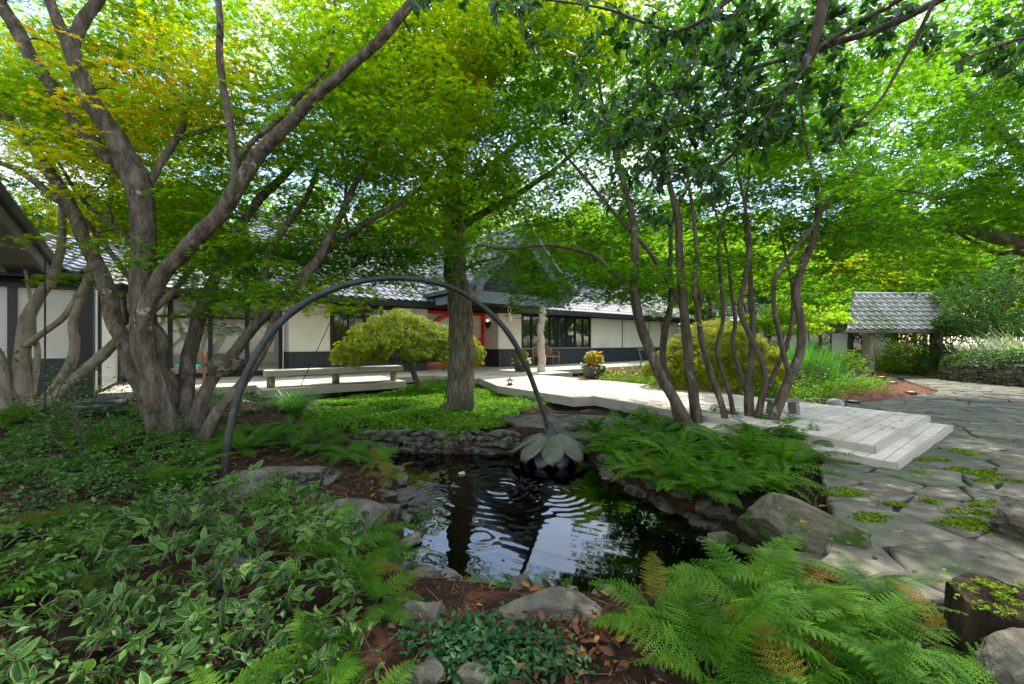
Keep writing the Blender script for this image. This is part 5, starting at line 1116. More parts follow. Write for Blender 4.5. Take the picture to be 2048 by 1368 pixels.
# ---- helper for other trees built from a trunk line, side limbs and crown balls
def simple_tree(name, label, base, h, crown, nsp, nl, leaf, size, R, mat, bark, r0=.15, group=None, lean=0, tmean=.5, low=None, flat=.12, tilt=.35, nj=.5, cat='tree', wig=.1, seed=0, forks=5, droop=.25, trunk_to=None):
    base = np.asarray(base, float); t = thing(name, label, cat, base, group)
    zs = np.linspace(0, 1, 6); pts = np.array([base + vec(lean * z * z + wig * math.sin(z * 5 + seed) * z, wig * math.cos(z * 4 + seed) * z, h * z - .05) for z in zs])
    p = spline(pts, 5); s = np.linspace(1, 0, len(p)) ** .8; r = r0 * (.12 + .88 * s); r[:2] *= 1.25
    b = B(); limb_tube(b, p, r, 10, .06, seed + 300); part(t, 'trunk', b, bark, True); L = [(p, r)]
    lb = B()
    for k in range(forks):
        i = int(len(p) * rng.uniform(.3, .8)); a = k * 2.4 + seed; cc, cr = crown[k % len(crown)]
        e = np.asarray(cc) + norm(vec(math.cos(a), math.sin(a), .2)) * np.asarray(cr) * .6
        q = spline(np.array([p[i], p[i] * .6 + e * .4 + UP * .1 * h * .3, e]), 5); rr = np.linspace(r[i] * .6, r[i] * .15, len(q)); limb_tube(lb, q, rr, 6, .05, k); L.append((q, rr))
    nodes = np.vstack([q[len(q) // 3:] for q, _ in L]); rad = np.concatenate([q[len(q) // 3:] for _, q in L])
    w = np.array([np.prod(cr) ** .66 for _, cr in crown]); w = np.maximum((w / w.sum() * nsp).astype(int), 2)
    cents = np.vstack([ball(k, c, cr, .25) for k, (c, cr) in zip(w, crown)])
    if low is not None:
        px, py = project(cents); cents = cents[py < mask_fn(low, px)]
    lb.mi = 1; grow(nodes, rad, cents, lb, r0 * .2); b = lb; b.MI = [np.ones_like(x) for x in b.MI]; b.mi = 0
    tint = tmean + .32 * (rng.random(len(cents)) - .5)
    sprays(b, cents, cents, R * (.7 + .6 * rng.random(len(cents))), nl, leaf, size, tint, flat, tilt, nj, droop, .15); part(t, 'crown', b, [mat, bark]); return t
# big maple reaching in over the path
low = [(1600, 350), (1750, 470), (1800, 520), (1870, 560), (1920, 500), (1960, 460), (2048, 470), (2400, 480)]
BM = thing('maple_tree', 'large maple reaching a thick mossy limb over the path before the gate', 'maple', vec(14.2, 9.6, -.1))
L = []
for k, rows in enumerate([[(2210, 800, 9.6, 90), (2205, 700, 9.6, 74), (2200, 600, 9.6, 66), (2190, 500, 9.6, 60), (2200, 380, 9.6, 50), (2230, 200, 9.6, 34), (2250, 0, 9.6, 18)], [(2195, 540, 9.6, 46), (2130, 500, 9.5, 44), (2060, 486, 9.4, 40), (1990, 472, 9.3, 38), (1940, 458, 9.2, 32), (1890, 455, 9.1, 22), (1830, 430, 9.0, 14), (1750, 380, 9.0, 8)], [(2180, 450, 9.5, 34), (2090, 350, 9.3, 28), (1990, 250, 9.1, 20), (1900, 150, 9, 13), (1820, 60, 8.9, 8)], [(2190, 560, 10, 24), (2050, 508, 10.6, 16), (1990, 505, 10.8, 13), (1940, 480, 11, 9), (1880, 440, 11, 6)]]):
    p, r = limb_px(rows, 6); L.append((p, r)); b = B(); limb_tube(b, p, r, 12, .06, 160 + k); part(BM, 'trunk' if k == 0 else 'limb', b, M['bark_gray'] if k != 1 else M['bark_furrow'], True)
nodes, rad = gather(L, 2.6)
cents = crown_pts(640, vec(11.0, 9.8, 6.0), vec(5.4, 3.4, 3.4), low, ymin=5.5, gap=-.15, seed=90)
cents = np.vstack([cents, [P(a, c, 8.5) for a, c in [(1830, 490), (1870, 520), (1890, 560), (1850, 545), (1800, 520), (1910, 530), (1930, 500), (1780, 500), (1880, 480), (1950, 430), (2000, 420), (2040, 440), (2030, 330), (1990, 360), (1940, 380)]]])
b = B(); b.mi = 1; hd = grow(nodes, rad, cents, b, .02); b.mi = 0; TW = M['bark_dark']
sprays(b, cents, hd, .5 + .2 * rng.random(len(cents)), 90, MAPLE, .09, .5 + .35 * (rng.random(len(cents)) - .5), .06, .22, .4, .3, .15); part(BM, 'crown', b, [M['maple_green'], TW])
# trees beyond the house and round the gate
def crown_of(x, y, z, r, n=5, sq=.75, seed=0):
    g = np.random.default_rng(seed); out = [(vec(x, y, z), vec(r * .75, r * .75, r * sq))]
    for k in range(n):
        a = k * 6.283 / n + g.random(); out.append((vec(x + math.cos(a) * r * .6, y + math.sin(a) * r * .6, z + g.uniform(-.5, .4) * r * sq), vec(1, 1, .75) * r * g.uniform(.4, .6)))
    return out
far = [(-24, 26, 12, 4.5), (-16, 31, 13, 5), (-8, 33, 14, 5), (0, 34, 15, 5), (8, 36, 14, 5), (15, 38, 15, 5.5), (22, 36, 13, 5), (29, 34, 13, 5), (36, 30, 13, 5.5), (27, 45, 17, 6), (40, 42, 16, 6), (10, 48, 18, 6), (-12, 46, 17, 6), (33, 24, 11, 4.5), (48, 30, 14, 6), (4, 30, 11, 4), (18, 31, 10, 4), (26, 29, 9, 4), (38, 23, 10, 4.5), (45, 36, 15, 6), (-30, 34, 14, 6), (-20, 40, 15, 6), (-4, 42, 17, 6), (20, 46, 18, 6.5)]
kinds = ['tall pale green tree behind the far end of the roof', 'mid green broad tree rising over the roof ridge', 'dark green tree in the woods beyond the house']
for k, (x, y, h, r) in enumerate(far):
    simple_tree('woodland_tree', kinds[k % 3], vec(x, y, -.3), h * .85, crown_of(x, y, h * .58, r * 1.12, 8, 1.1, k), 230, 60, CLUMP, .19, 1.0, [M['tree_green'], M['maple_green'], M['tree_green']][k % 3], M['bark_dark'], .28, 'woodland trees beyond the house', seed=k, tmean=[.75, .5, .35][k % 3], flat=.25)
# thin tall trees between the roof and the maples
for k, (px, Y, h, r, zc) in enumerate([(1180, 31, 10, 3.6, 6.5), (1420, 24, 9, 3.2, 5.6), (760, 30, 11, 3.6, 7.2), (420, 22, 9, 3.2, 6.6)]):
    x = (px - 1024) / F * Y; simple_tree('slender_tree', ['light green tree standing over the end of the roof ridge', 'light tree glimpsed between the maple stems', 'loose crowned tree above the middle of the roof', 'thin tree behind the glazed link'][k], vec(x, Y, -.3), h, crown_of(x, Y, zc, r, 6, 1.0, 40 + k), 170, 60, MAPLE3, .16, .8, M['maple_green'], M['bark_dark'], .16, seed=20 + k, tmean=.65)
# layered small maples toward the gate
for k, (px, py, Y, h, r, zc, l) in enumerate([(1700, 745, 21, 3.4, 1.6, 2.9, 'small maple with flat leaf layers left of the tiled gate'), (1575, 750, 17, 2.6, 1.5, 2.3, 'low spreading maple with pale bare twigs behind the tall grass'), (1640, 742, 23.5, 4.6, 2.2, 4.2, 'maple before the far pavilion'), (1745, 735, 25, 6.0, 2.8, 5.6, 'yellow green maple rising behind the gate roof'), (1500, 745, 19, 5.4, 2.6, 5.0, 'bright maple behind the gold weeping mound'), (1850, 730, 27, 7.5, 3.4, 6.5, 'tall bright maple beyond the gate'), (1400, 740, 16.5, 5.2, 2.4, 5.2, 'green maple in front of the long wing')]):
    x = (px - 1024) / F * Y; cr = [(vec(x + dx, Y + dy, zc + dz), vec(r * .65, r * .6, r * .17)) for dx, dy, dz in [(0, 0, .3 * r), (-.6 * r, .2, 0), (.6 * r, -.2, .05 * r), (-.2 * r, -.5 * r, -.25 * r), (.3 * r, .4 * r, -.1 * r)]]
    simple_tree('layered_maple', l.replace('left of', 'beside'), vec(x, Y, -.28), h * .95, cr, 90, 80, MAPLE3, .06 + .003 * Y * .6, .4 + r * .1, M['maple_gold'] if k in (3,) else M['maple_green'], M['bark_dark'], .07 + .012 * h, seed=60 + k, tmean=[.7, .85, .5, .42, .75, .85, .55][k], flat=.04, tilt=.15, cat='maple')
# weeping cut-leaf maples
def dome_leaves(b, domes, n, size, tmean, Yspread=.2):
    tot = sum(r[0] * r[2] for _, r in domes)
    for c, r in domes:
        k = int(n * r[0] * r[2] / tot); d = norm(rnd(k)); d[:, 2] = np.abs(d[:, 2]) * 1.1 - .25; d = norm(d); q = .82 + .22 * rng.random(k) ** .5
        lump = np.array([mnoise.noise(Vector(x * 3.5) + Vector(c)) for x in d]); p = c + d * q[:, None] * r * (1 + .26 * lump)[:, None]; p[:, 2] -= .12 * r[2] * np.hypot(d[:, 0], d[:, 1]) ** 2 * rng.random(k)
        sk = rng.random(k) < .42; dr = np.hypot(d[:, 0], d[:, 1]) + 1e-6; ft = rng.random(k); sag = np.array([.5 + .8 * mnoise.noise(Vector((math.atan2(x[1], x[0]) * 2.2, c[0], c[1]))) for x in d])
        ps = c + np.c_[d[:, :2] / dr[:, None] * (.86 + .16 * rng.random(k))[:, None] * r[:2], r[2] * (.25 - ft * np.maximum(sag, .1) * 1.5)]; p = np.where(sk[:, None], ps, p)
        hd = norm(np.c_[d[:, :2], -.35 - .8 * np.hypot(d[:, 0], d[:, 1])] + .3 * rnd(k)); scatter(b, LACE, p, frames(norm(d + vec(0, 0, .6) + .35 * rnd(k)), hd), size * (.7 + .6 * rng.random(k)), tmean + .35 * lump + .18 * rng.standard_normal(k) + .12 * d[:, 2])
def px_dome(px, py, Y, rx, ry, rd): return P(px, py, Y), vec(rx * Y / F, rd, ry * Y / F)
WM = thing('weeping_maple', 'umbrella shaped weeping maple with a crooked stem on the green mound', 'maple', GH(832, 788))
b = B(); L = []
for k, rows in enumerate([[(834, 792, 11.3, 13), (833, 765, 11.3, 12), (824, 738, 11.3, 13), (815, 722, 11.3, 14), (812, 705, 11.3, 10), (815, 660, 11.3, 6)], [(814, 720, 11.3, 10), (785, 721, 11.2, 8), (755, 715, 11.1, 7), (735, 700, 11.0, 6), (715, 680, 11, 4)], [(815, 722, 11.3, 9), (850, 722, 11.2, 7), (885, 716, 11.1, 5), (915, 690, 11.1, 4)], [(812, 710, 11.3, 8), (780, 690, 11.6, 6), (760, 660, 11.8, 4)]]):
    p, r = limb_px(rows, 6); limb_tube(b, p, r, 8, .08, 250 + k)
    if k == 0: part(WM, 'trunk', b, M['bark_dark'], True); b = B()
part(WM, 'limb', b, M['bark_dark'], True)
b = B(); dome_leaves(b, [px_dome(770, 652, 11.5, 40, 22, .5), px_dome(800, 640, 11.7, 36, 22, .5), px_dome(738, 668, 11.4, 36, 22, .5), px_dome(830, 655, 11.3, 40, 24, .5), px_dome(715, 695, 11.2, 36, 24, .5), px_dome(760, 690, 10.9, 46, 26, .55), px_dome(805, 685, 10.8, 48, 28, .55), px_dome(855, 684, 11.0, 46, 28, .55), px_dome(690, 712, 11.3, 24, 24, .4), px_dome(870, 668, 11.8, 40, 22, .5), px_dome(905, 690, 11.4, 40, 28, .55), px_dome(930, 705, 11.1, 36, 34, .5), px_dome(740, 715, 10.8, 34, 18, .4), px_dome(840, 706, 10.6, 36, 20, .4), px_dome(785, 668, 11.2, 44, 24, .5), px_dome(890, 712, 10.9, 32, 24, .4)], 22000, .082, .45); part(WM, 'crown', b, M['lace'])
GM = thing('weeping_maple', 'broad golden green weeping maple mound beyond the board walk', 'maple', P(1430, 790, 10.4))
b = B()
for k, rows in enumerate([[(1425, 800, 10.4, 16), (1428, 760, 10.4, 14), (1420, 720, 10.4, 12), (1430, 680, 10.4, 8), (1440, 650, 10.4, 5)], [(1425, 740, 10.4, 10), (1380, 710, 10.3, 7), (1345, 700, 10.2, 4)], [(1425, 735, 10.4, 10), (1480, 705, 10.3, 7), (1515, 710, 10.2, 4)]]):
    p, r = limb_px(rows, 6); limb_tube(b, p, r, 8, .08, 260 + k)
part(GM, 'trunk', b, M['bark_dark'], True)
b = B(); dome_leaves(b, [px_dome(1430, 672, 10.6, 55, 32, .8), px_dome(1395, 690, 10.4, 48, 32, .7), px_dome(1470, 690, 10.4, 48, 32, .7), px_dome(1435, 705, 10.0, 52, 36, .7), px_dome(1360, 712, 10.3, 42, 34, .6), px_dome(1505, 712, 10.3, 42, 34, .6), px_dome(1400, 730, 9.8, 48, 34, .6), px_dome(1465, 732, 9.8, 48, 34, .6), px_dome(1330, 740, 10.2, 38, 36, .6), px_dome(1530, 742, 10.3, 36, 36, .6), px_dome(1365, 752, 9.9, 44, 30, .5), px_dome(1500, 756, 9.8, 44, 30, .5), px_dome(1430, 760, 9.5, 50, 28, .5)], 32000, .082, .6); part(GM, 'crown', b, M['lace'])
# ================================================================== ferns
def frond_arr(hi, a0, a1, seed, n=16):
    g = np.random.default_rng(seed); k = 25; s = np.linspace(0, 1, k); el = np.radians(a0 + (a1 - a0) * s); ds = 1 / (k - 1)
    x = np.r_[0, np.cumsum(np.cos(el[:-1]) * ds)]; z = np.r_[0, np.cumsum(np.sin(el[:-1]) * ds)]; sw = g.normal(0, .12)
    C = np.c_[x, sw * s ** 2, z]; T = norm(np.gradient(C, axis=0))
    b = B(); b.tube(C[::3], np.linspace(.007, .0015, len(C[::3])), 4, False, .25)
    for i in range(n):
        si = .14 + .86 * (i / (n - .3)); p = np.array([np.interp(si, s, C[:, q]) for q in range(3)]); t = norm(np.array([np.interp(si, s, T[:, q]) for q in range(3)]))
        y = norm(np.cross(vec(0, 0, 1), t)); nn = np.cross(t, y)
        lp = .23 * (math.sin(math.pi * min(1, (si - .06) / .94) ** .62) ** .9 + .03) * g.uniform(.9, 1.08)
        for sd in (-1, 1):
            d = norm(y * sd + t * (.28 + .3 * si) + nn * (-.12 + g.normal(0, .08))); tt = .5 + g.normal(0, .12); sv = norm(np.cross(nn, d))
            if not hi:
                w = .017 + .045 * lp; b.add([p, p + d * lp * .35 + sv * w - nn * .004, p + d * lp - nn * .05 * lp, p + d * lp * .35 - sv * w - nn * .004], np.array([[0, 1, 2, 3]]), tt); continue
            m = max(4, int(8 * min(1, lp / .15)))
            xx = (np.arange(m) + .35) / m; pl = np.maximum(.05 * (1 - xx ** 1.6), .012) * (.5 + 2.0 * lp); V = []; wdt = lp / m * .55
            for x_, l_ in zip(xx, pl):
                o = p + d * lp * x_ - nn * (.1 * lp * x_ * x_)
                for e in (-1, 1):
                    q = norm(sv * e + d * .5); c = o + q * l_; V += [o - d * wdt * .55, o + q * l_ * .5 - d * wdt * .75, c - nn * .08 * l_, o + q * l_ * .55 + d * wdt * .7]
            b.add(V, np.arange(len(V)).reshape(-1, 4), tt)
            e = p + d * lp * 1.02 - nn * .1 * lp; b.add([p, p + d * lp * .6 + sv * .005, e, p + d * lp * .6 - sv * .005], np.array([[0, 1, 2, 3]]), tt)
    return b
FR = []; FRL = []
for k, (a0, a1) in enumerate([(62, -25), (48, -30), (72, -10), (35, -28), (55, -50), (25, -15)]):
    FR.append(frond_arr(True, a0, a1, k)); FRL.append(frond_arr(False, a0, a1, k + 10))
def with_random(m, amt=.35):
    nt = m.node_tree; at = next(n for n in nt.nodes if n.type == 'ATTRIBUTE'); rp = next(n for n in nt.nodes if n.type == 'VALTORGB')
    oi = N(nt, 'ObjectInfo'); a = N(nt, 'Math', operation='MULTIPLY_ADD'); a.inputs[1].default_value = amt; a.inputs[2].default_value = -amt / 2
    nt.links.new(oi.outputs['Random'], a.inputs[0]); s = N(nt, 'Math', operation='ADD'); nt.links.new(at.outputs['Fac'], s.inputs[0]); nt.links.new(a.outputs[0], s.inputs[1]); nt.links.new(s.outputs[0], rp.inputs[0])
with_random(M['fern']); with_random(M['fern_gold'], .5)
FM = [f.mesh('frond', M['fern']) for f in FR]; FG = [f.mesh('frond', M['fern_gold']) for f in FR]
def near_fern(p, L, n, label, group, heads=None, gold=.03):
    t = thing('fern', label, 'fern', p, group)
    for k in range(n):
        a = (heads[0] + (heads[1] - heads[0]) * (k + rng.random()) / n) if heads else k * 6.283 / n + rng.uniform(-.3, .3)
        o = bpy.data.objects.new('frond', (FG if rng.random() < gold else FM)[rng.integers(6)]); COL.objects.link(o); o.parent = t
        o.rotation_euler = (rng.normal(0, .18), rng.normal(0, .12), a); s = L * rng.uniform(.72, 1.15); o.scale = (s, s * rng.choice([-1, 1]), s); o.location = tuple(rng.normal(0, .02, 3) * vec(1, 1, 0))
    return t
def fern_mesh(kind, n, seed, mat):
    g = np.random.default_rng(seed); b = B()
    for k in range(n):
        f = kind[g.integers(6)]; a = k * 6.283 / n + g.uniform(-.35, .35); s = g.uniform(.7, 1.1); tl = g.normal(0, .15); off = 0
        ca, sa = math.cos(a), math.sin(a); V = np.concatenate(f.V) * s; V = np.c_[V[:, 0], V[:, 1] * math.cos(tl) - V[:, 2] * math.sin(tl), V[:, 1] * math.sin(tl) + V[:, 2] * math.cos(tl)]
        V = np.c_[V[:, 0] * ca - V[:, 1] * sa, V[:, 0] * sa + V[:, 1] * ca, V[:, 2]] + np.r_[g.normal(0, .03, 2), 0]
        b.add(V, f.F, np.concatenate(f.T) + g.normal(0, .1))
    return b.mesh('fern', mat)
MID = [fern_mesh(FRL, 10, 50 + k, M['fern']) for k in range(5)]; MIDG = [fern_mesh(FR, 6, 60 + k, M['fern_gold']) for k in range(2)]
def fern(p, L, label, group, gold=False):
    ms = MIDG if gold else MID; o = bpy.data.objects.new('fern', ms[rng.integers(len(ms))]); COL.objects.link(o); o.location = tuple(p); o.scale = (L * rng.uniform(.9, 1.1),) * 2 + (L * rng.uniform(.9, 1.25),)
    o.rotation_euler = (rng.normal(0, .08), rng.normal(0, .08), rng.uniform(0, 6.28)); tag(o, label, 'fern', group)
def on(x, y, dz=0): return vec(x, y, float(ground_h(x, y)) + dz)
G1 = 'lush ferns filling the near corner by the flagstones'
for x, y, L, n in [(1.0, 1.78, .52, 11), (1.32, 1.62, .55, 12), (1.62, 1.85, .55, 11), (1.22, 2.05, .55, 11), (1.52, 2.15, .5, 10), (.78, 1.55, .5, 10), (1.75, 1.55, .46, 10), (1.85, 2.02, .4, 8), (1.5, 1.4, .45, 10), (1.05, 1.4, .45, 9), (.72, 1.95, .42, 8), (1.95, 1.75, .36, 7)]: near_fern(on(x, y, .04), L, n, 'lush bright fern in the thick clump beside the rotten stump', G1)
LATER = []
G2 = 'ferns under the variegated shrubs'
for x, y, L, n in [(-.72, 1.42, .34, 9), (-1.0, 1.36, .36, 8), (-.5, 1.36, .28, 7), (-.85, 1.7, .36, 8), (-.9, 2.35, .38, 9), (-1.15, 2.55, .4, 9), (-.75, 2.7, .34, 8), (-1.05, 2.95, .34, 8), (-.68, 2.1, .3, 7), (-2.7, 2.5, .42, 9), (-3.0, 2.8, .45, 9), (-2.6, 2.95, .4, 8), (-2.4, 2.2, .36, 8)]: near_fern(on(x, y, .02), L, n, 'green fern growing round the variegated shrubs on the near bank', G2)
for px, py, L in [(955, 1188, .2), (1060, 1200, .22), (1125, 1206, .2), (905, 1178, .2), (1000, 1196, .18)]: near_fern(G(px, py, WZ + .08), L, 7, 'small coarse fern rooted in the stones at the rim of the pond', 'small ferns at the rim of the pond')
for x, y, L in [(-2.2, 1.5, .4), (-1.9, 1.15, .4), (-2.6, 1.9, .42), (-3.3, 2.4, .5), (-3.6, 2.0, .5), (-3.0, 1.7, .45), (-1.55, 1.1, .3), (-4.2, 2.9, .5), (-4.6, 3.4, .5), (-1.0, 1.12, .28), (-2.0, 3.3, .36), (-2.9, 3.6, .4)]: fern(on(x, y, .02), L, 'low fern between the variegated shrubs and the shaded bank', 'low ferns on the near bank')
for x, y, r, h, n in [(-2.2, 2.9, .35, .34, 420), (-2.55, 2.2, .35, .3, 420), (-1.6, 1.65, .3, .22, 300), (-1.1, 1.72, .25, .2, 220), (-2.3, 1.45, .35, .25, 380), (-3.1, 2.1, .4, .35, 480), (-.72, 1.3, .18, .1, 120), (-1.4, 2.75, .3, .3, 300)]: LATER.append((x, y, r, h, n))
G3 = 'ferns round the bronze stem and the old maple'
for px, py, L in [(345, 985, .55), (300, 960, .5), (400, 930, .5), (480, 905, .52), (540, 890, .5), (600, 895, .52), (655, 905, .5), (700, 925, .5), (745, 925, .45), (440, 885, .5), (510, 870, .45), (580, 868, .45), (640, 875, .42), (730, 900, .42)]: near_fern(GH(px, py) + UP * .03, L, 9, 'feathery fern beside the bronze stem and the maple roots', G3)
near_fern(GH(778, 985) + UP * .12, .34, 8, 'yellowing fern drooping to the water on the shaded shore', 'yellowing ferns on the shaded shore', gold=.6)
near_fern(GH(765, 950) + UP * .12, .36, 8, 'yellowing fern drooping to the water on the shaded shore', 'yellowing ferns on the shaded shore', gold=.3)
for px, py, L in [(20, 850, .6), (75, 840, .6), (130, 860, .6), (60, 885, .55), (180, 875, .55), (235, 860, .55), (270, 880, .5), (110, 900, .5), (215, 905, .5), (20, 910, .55), (160, 930, .45), (90, 950, .45), (265, 925, .45), (300, 845, .5), (250, 830, .5), (130, 830, .55), (40, 820, .55), (340, 900, .45), (10, 960, .45), (200, 960, .4)]: fern(GH(px, py), L, 'fern in the shaded bank round the dark basin', 'ferns in the shaded bank')
G4 = 'ferns at the foot of the many stemmed maple'
for px, py, L in [(1235, 872, .5), (1275, 890, .55), (1320, 880, .55), (1365, 905, .55), (1410, 890, .55), (1455, 905, .55), (1500, 895, .55), (1545, 905, .55), (1590, 900, .5), (1300, 915, .55), (1350, 935, .55), (1405, 930, .55), (1460, 938, .55), (1515, 935, .55), (1565, 940, .5), (1610, 935, .42), (1250, 905, .5), (1270, 940, .45), (1330, 960, .45), (1390, 970, .45), (1445, 970, .45), (1500, 972, .42), (1560, 970, .4), (1620, 905, .4), (1230, 915, .4), (1210, 890, .45), (1290, 970, .4), (1360, 990, .4), (1420, 995, .4), (1480, 990, .4), (1545, 990, .36), (1190, 868, .4), (1300, 860, .5), (1350, 850, .5), (1420, 850, .5), (1480, 862, .5), (1540, 868, .5), (1600, 868, .45), (1650, 882, .35)]: fern(GH(px, py) + UP * .04, L * 1.22, 'arching fern in the bank at the foot of the many stemmed maple', G4)
for px, py, L in [(1395, 1010, .42), (1340, 985, .4), (1265, 950, .38), (1430, 1005, .36), (1470, 1000, .34), (1225, 930, .36)]: near_fern(GH(px, py) + UP * .1, L, 8, 'fern trailing over the stones toward the water below the many stemmed maple', 'ferns trailing toward the water')
for px, py in [(1640, 915), (1625, 935)]: fern(GH(px, py), .34, 'yellowing fern at the foot of the deck steps', 'yellowing ferns by the deck steps', True)

# ================================================================== shrubs
def varieg(p, r, h, n, label, group):
    n = int(n * 1.45)
    t = thing('variegated_shrub', label, 'shrub', p, group); c = []
    while len(c) < n:
        q = p + vec(*(rng.uniform(-1, 1, 2) * r), 0); d = np.hypot(*(q - p)[:2]) / r
        if d < 1: q[2] = p[2] + h * (1 - .55 * d * d) * rng.uniform(.45, 1.05); c.append(q)
    c = np.array(c); nodes = np.array([p + vec(*rng.normal(0, .05, 2), z) for z in np.linspace(0, h * .35, 8)]); b = B()
    hd = grow(nodes, np.full(8, .012), c, b, .011, .004, 5, .05); part(t, 'stem', b, M['twig'], True)
    m = 9; idx = np.repeat(np.arange(n), m); idx = idx[rng.random(n * m) < np.repeat(rng.uniform(.4, 1, n), m)]; m = 1; n = len(idx); ax = norm(hd * .6 + vec(0, -.15, .6) + .5 * rnd(len(c)))[idx]; q1 = norm(np.cross(ax, rnd(n * m)))
    hv = norm(q1 + ax * rng.uniform(-.15, .75, (n * m, 1))); pos = c[idx] - ax * rng.uniform(0, .035, (n * m, 1))
    b = B(); scatter(b, RIM, pos, frames(norm(ax + .3 * rnd(n * m)), hv), .07 * np.repeat(rng.uniform(.6, 1.25, len(c)), 1)[idx] * (.6 + .6 * rng.random(n * m)), .5 + .28 * rng.standard_normal(n * m), RIM[2]); part(t, 'foliage', b, M['varieg'])
GV = 'variegated shrubs on the near bank'
for x, y, r, h, n in [(-1.75, 2.75, .5, .5, 60), (-1.35, 2.45, .45, .42, 55), (-1.95, 2.3, .45, .4, 48), (-1.5, 1.95, .42, .36, 50), (-1.1, 2.0, .34, .32, 36), (-2.0, 1.75, .4, .3, 34), (-1.3, 1.55, .36, .24, 34), (-1.75, 1.4, .36, .2, 26), (-.82, 1.72, .26, .22, 18), (-2.4, 2.6, .34, .34, 26), (-1.15, 1.3, .22, .14, 14)]: varieg(on(x, y), r, h, n, 'low shrub with cream edged leaves on bare dark stems', GV)
def azalea(p, r, h, n, label, group, mat='azalea', size=.034, cat='shrub', name='leafy_shrub', tmean=.5):
    t = thing(name, label, cat, p, group); c = ball(n // 12, p + UP * h * .5, vec(r, r, h * .55), .3); nodes = np.array([p + UP * z for z in np.linspace(0, h * .4, 6)]); b = B()
    hd = grow(nodes, np.full(6, .01), c, b, .009, .003, 4, .05); part(t, 'stem', b, M['twig']); b = B(); idx = np.repeat(np.arange(len(c)), 12); k = len(idx)
    pos = c[idx] + .055 * rnd(k) * (size / .034) ** .7; scatter(b, OVALS, pos, frames(vec(0, 0, 1) + .5 * rnd(k), rnd(k) * vec(1, 1, .4) + hd[idx] * .5), size * (.7 + .6 * rng.random(k)), tmean + .22 * rng.standard_normal(k)); part(t, 'foliage', b, M[mat]); return t
for x, y, r, h, n in [(-3.3, 3.7, .45, .42, 700), (-2.85, 3.3, .35, .34, 500), (-3.7, 3.2, .45, .4, 700), (-4.3, 3.9, .5, .5, 800), (-3.2, 2.9, .35, .3, 450), (-4.9, 4.6, .5, .5, 800), (-4.2, 4.7, .45, .4, 650), (-2.5, 3.1, .25, .22, 280)]: azalea(on(x, y), r, h, n, 'small leaved green shrub between the ferns and the variegated shrubs', 'small leaved shrubs in the shaded bank')
for x, y, r, h, n in LATER: azalea(on(x, y), r, h, n, 'small leaved green shrub mixed in among the variegated leaves', 'small leaved shrubs among the variegated ones', tmean=.65)
for x, y, r, h, n in [(-6.2, 6.4, .5, .5, 700), (-5.7, 7.0, .5, .45, 700), (-5.2, 6.6, .45, .4, 600), (-6.6, 7.0, .5, .5, 700), (-5.2, 7.6, .45, .35, 600), (-6.0, 7.7, .5, .4, 600), (-7.2, 6.5, .5, .5, 600), (-4.6, 7.0, .4, .3, 450)]: azalea(on(x, y), r, h, n, 'leafy green shrub at the foot of the pale twisted maple', 'shrubs at the foot of the pale maple')
for k, (px, py, Y, h) in enumerate([(165, 930, 4.2, .95), (118, 900, 4.6, 1.1), (515, 0, 0, 0)][:2]):
    q = P(px, py, Y); q[2] = float(ground_h(q[0], q[1])); t = thing('twiggy_shrub', ['tall bare stemmed shrub with a few leaves before the white wing', 'sparse upright shrub beside the pale maple stems'][k], 'shrub', q); b = B(); ends = []
    for j in range(3):
        e = q + vec(rng.normal(0, .22), rng.normal(0, .12), h * rng.uniform(.75, 1.1)); s = spline(np.array([q, q * .5 + e * .5 + vec(*rng.normal(0, .05, 3)), e]), 5); b.tube(s, np.linspace(.011, .003, len(s)), 5, False)
        for m in range(5): a = s[rng.integers(5, len(s))]; e2 = a + vec(*rng.normal(0, .13, 2), rng.uniform(.02, .15)); b.tube([a, e2], [.004, .002], 4, False); ends.append(e2)
    part(t, 'stem', b, M['twig']); ends = np.array(ends); idx = np.repeat(np.arange(len(ends)), 7); b = B(); scatter(b, OVALS, ends[idx] + .04 * rnd(len(idx)), frames(vec(0, 0, 1) + .5 * rnd(len(idx)), rnd(len(idx))), .05 * (.7 + .5 * rng.random(len(idx))), .5 + .2 * rng.standard_normal(len(idx))); part(t, 'foliage', b, M['azalea'])
# creeping plants near the camera
lo = []
for (px, py, r, n) in [(930, 1330, .2, 420), (1000, 1320, .18, 360), (1060, 1340, .16, 300), (900, 1290, .1, 120), (960, 1368, .2, 300), (1120, 1365, .12, 140), (830, 1300, .08, 60)]:
    q = G(px, py, -.1)[:2] + rng.normal(0, r * .5, (n, 2)); lo.append(q)
q = np.vstack(lo); z = ground_h(q[:, 0], q[:, 1]) + .02 + .05 * rng.random(len(q)); b = B(); scatter(b, OVALS, np.c_[q, z], frames(vec(0, 0, 1) + .5 * rnd(len(q)), rnd(len(q))), .034 * (.6 + .7 * rng.random(len(q))), .5 + .25 * rng.standard_normal(len(q)))
solo('creeping_ground_cover', b, M['vinca'], 'blue green creeping ground cover between the near bank rocks', 'ground cover', kind='stuff')
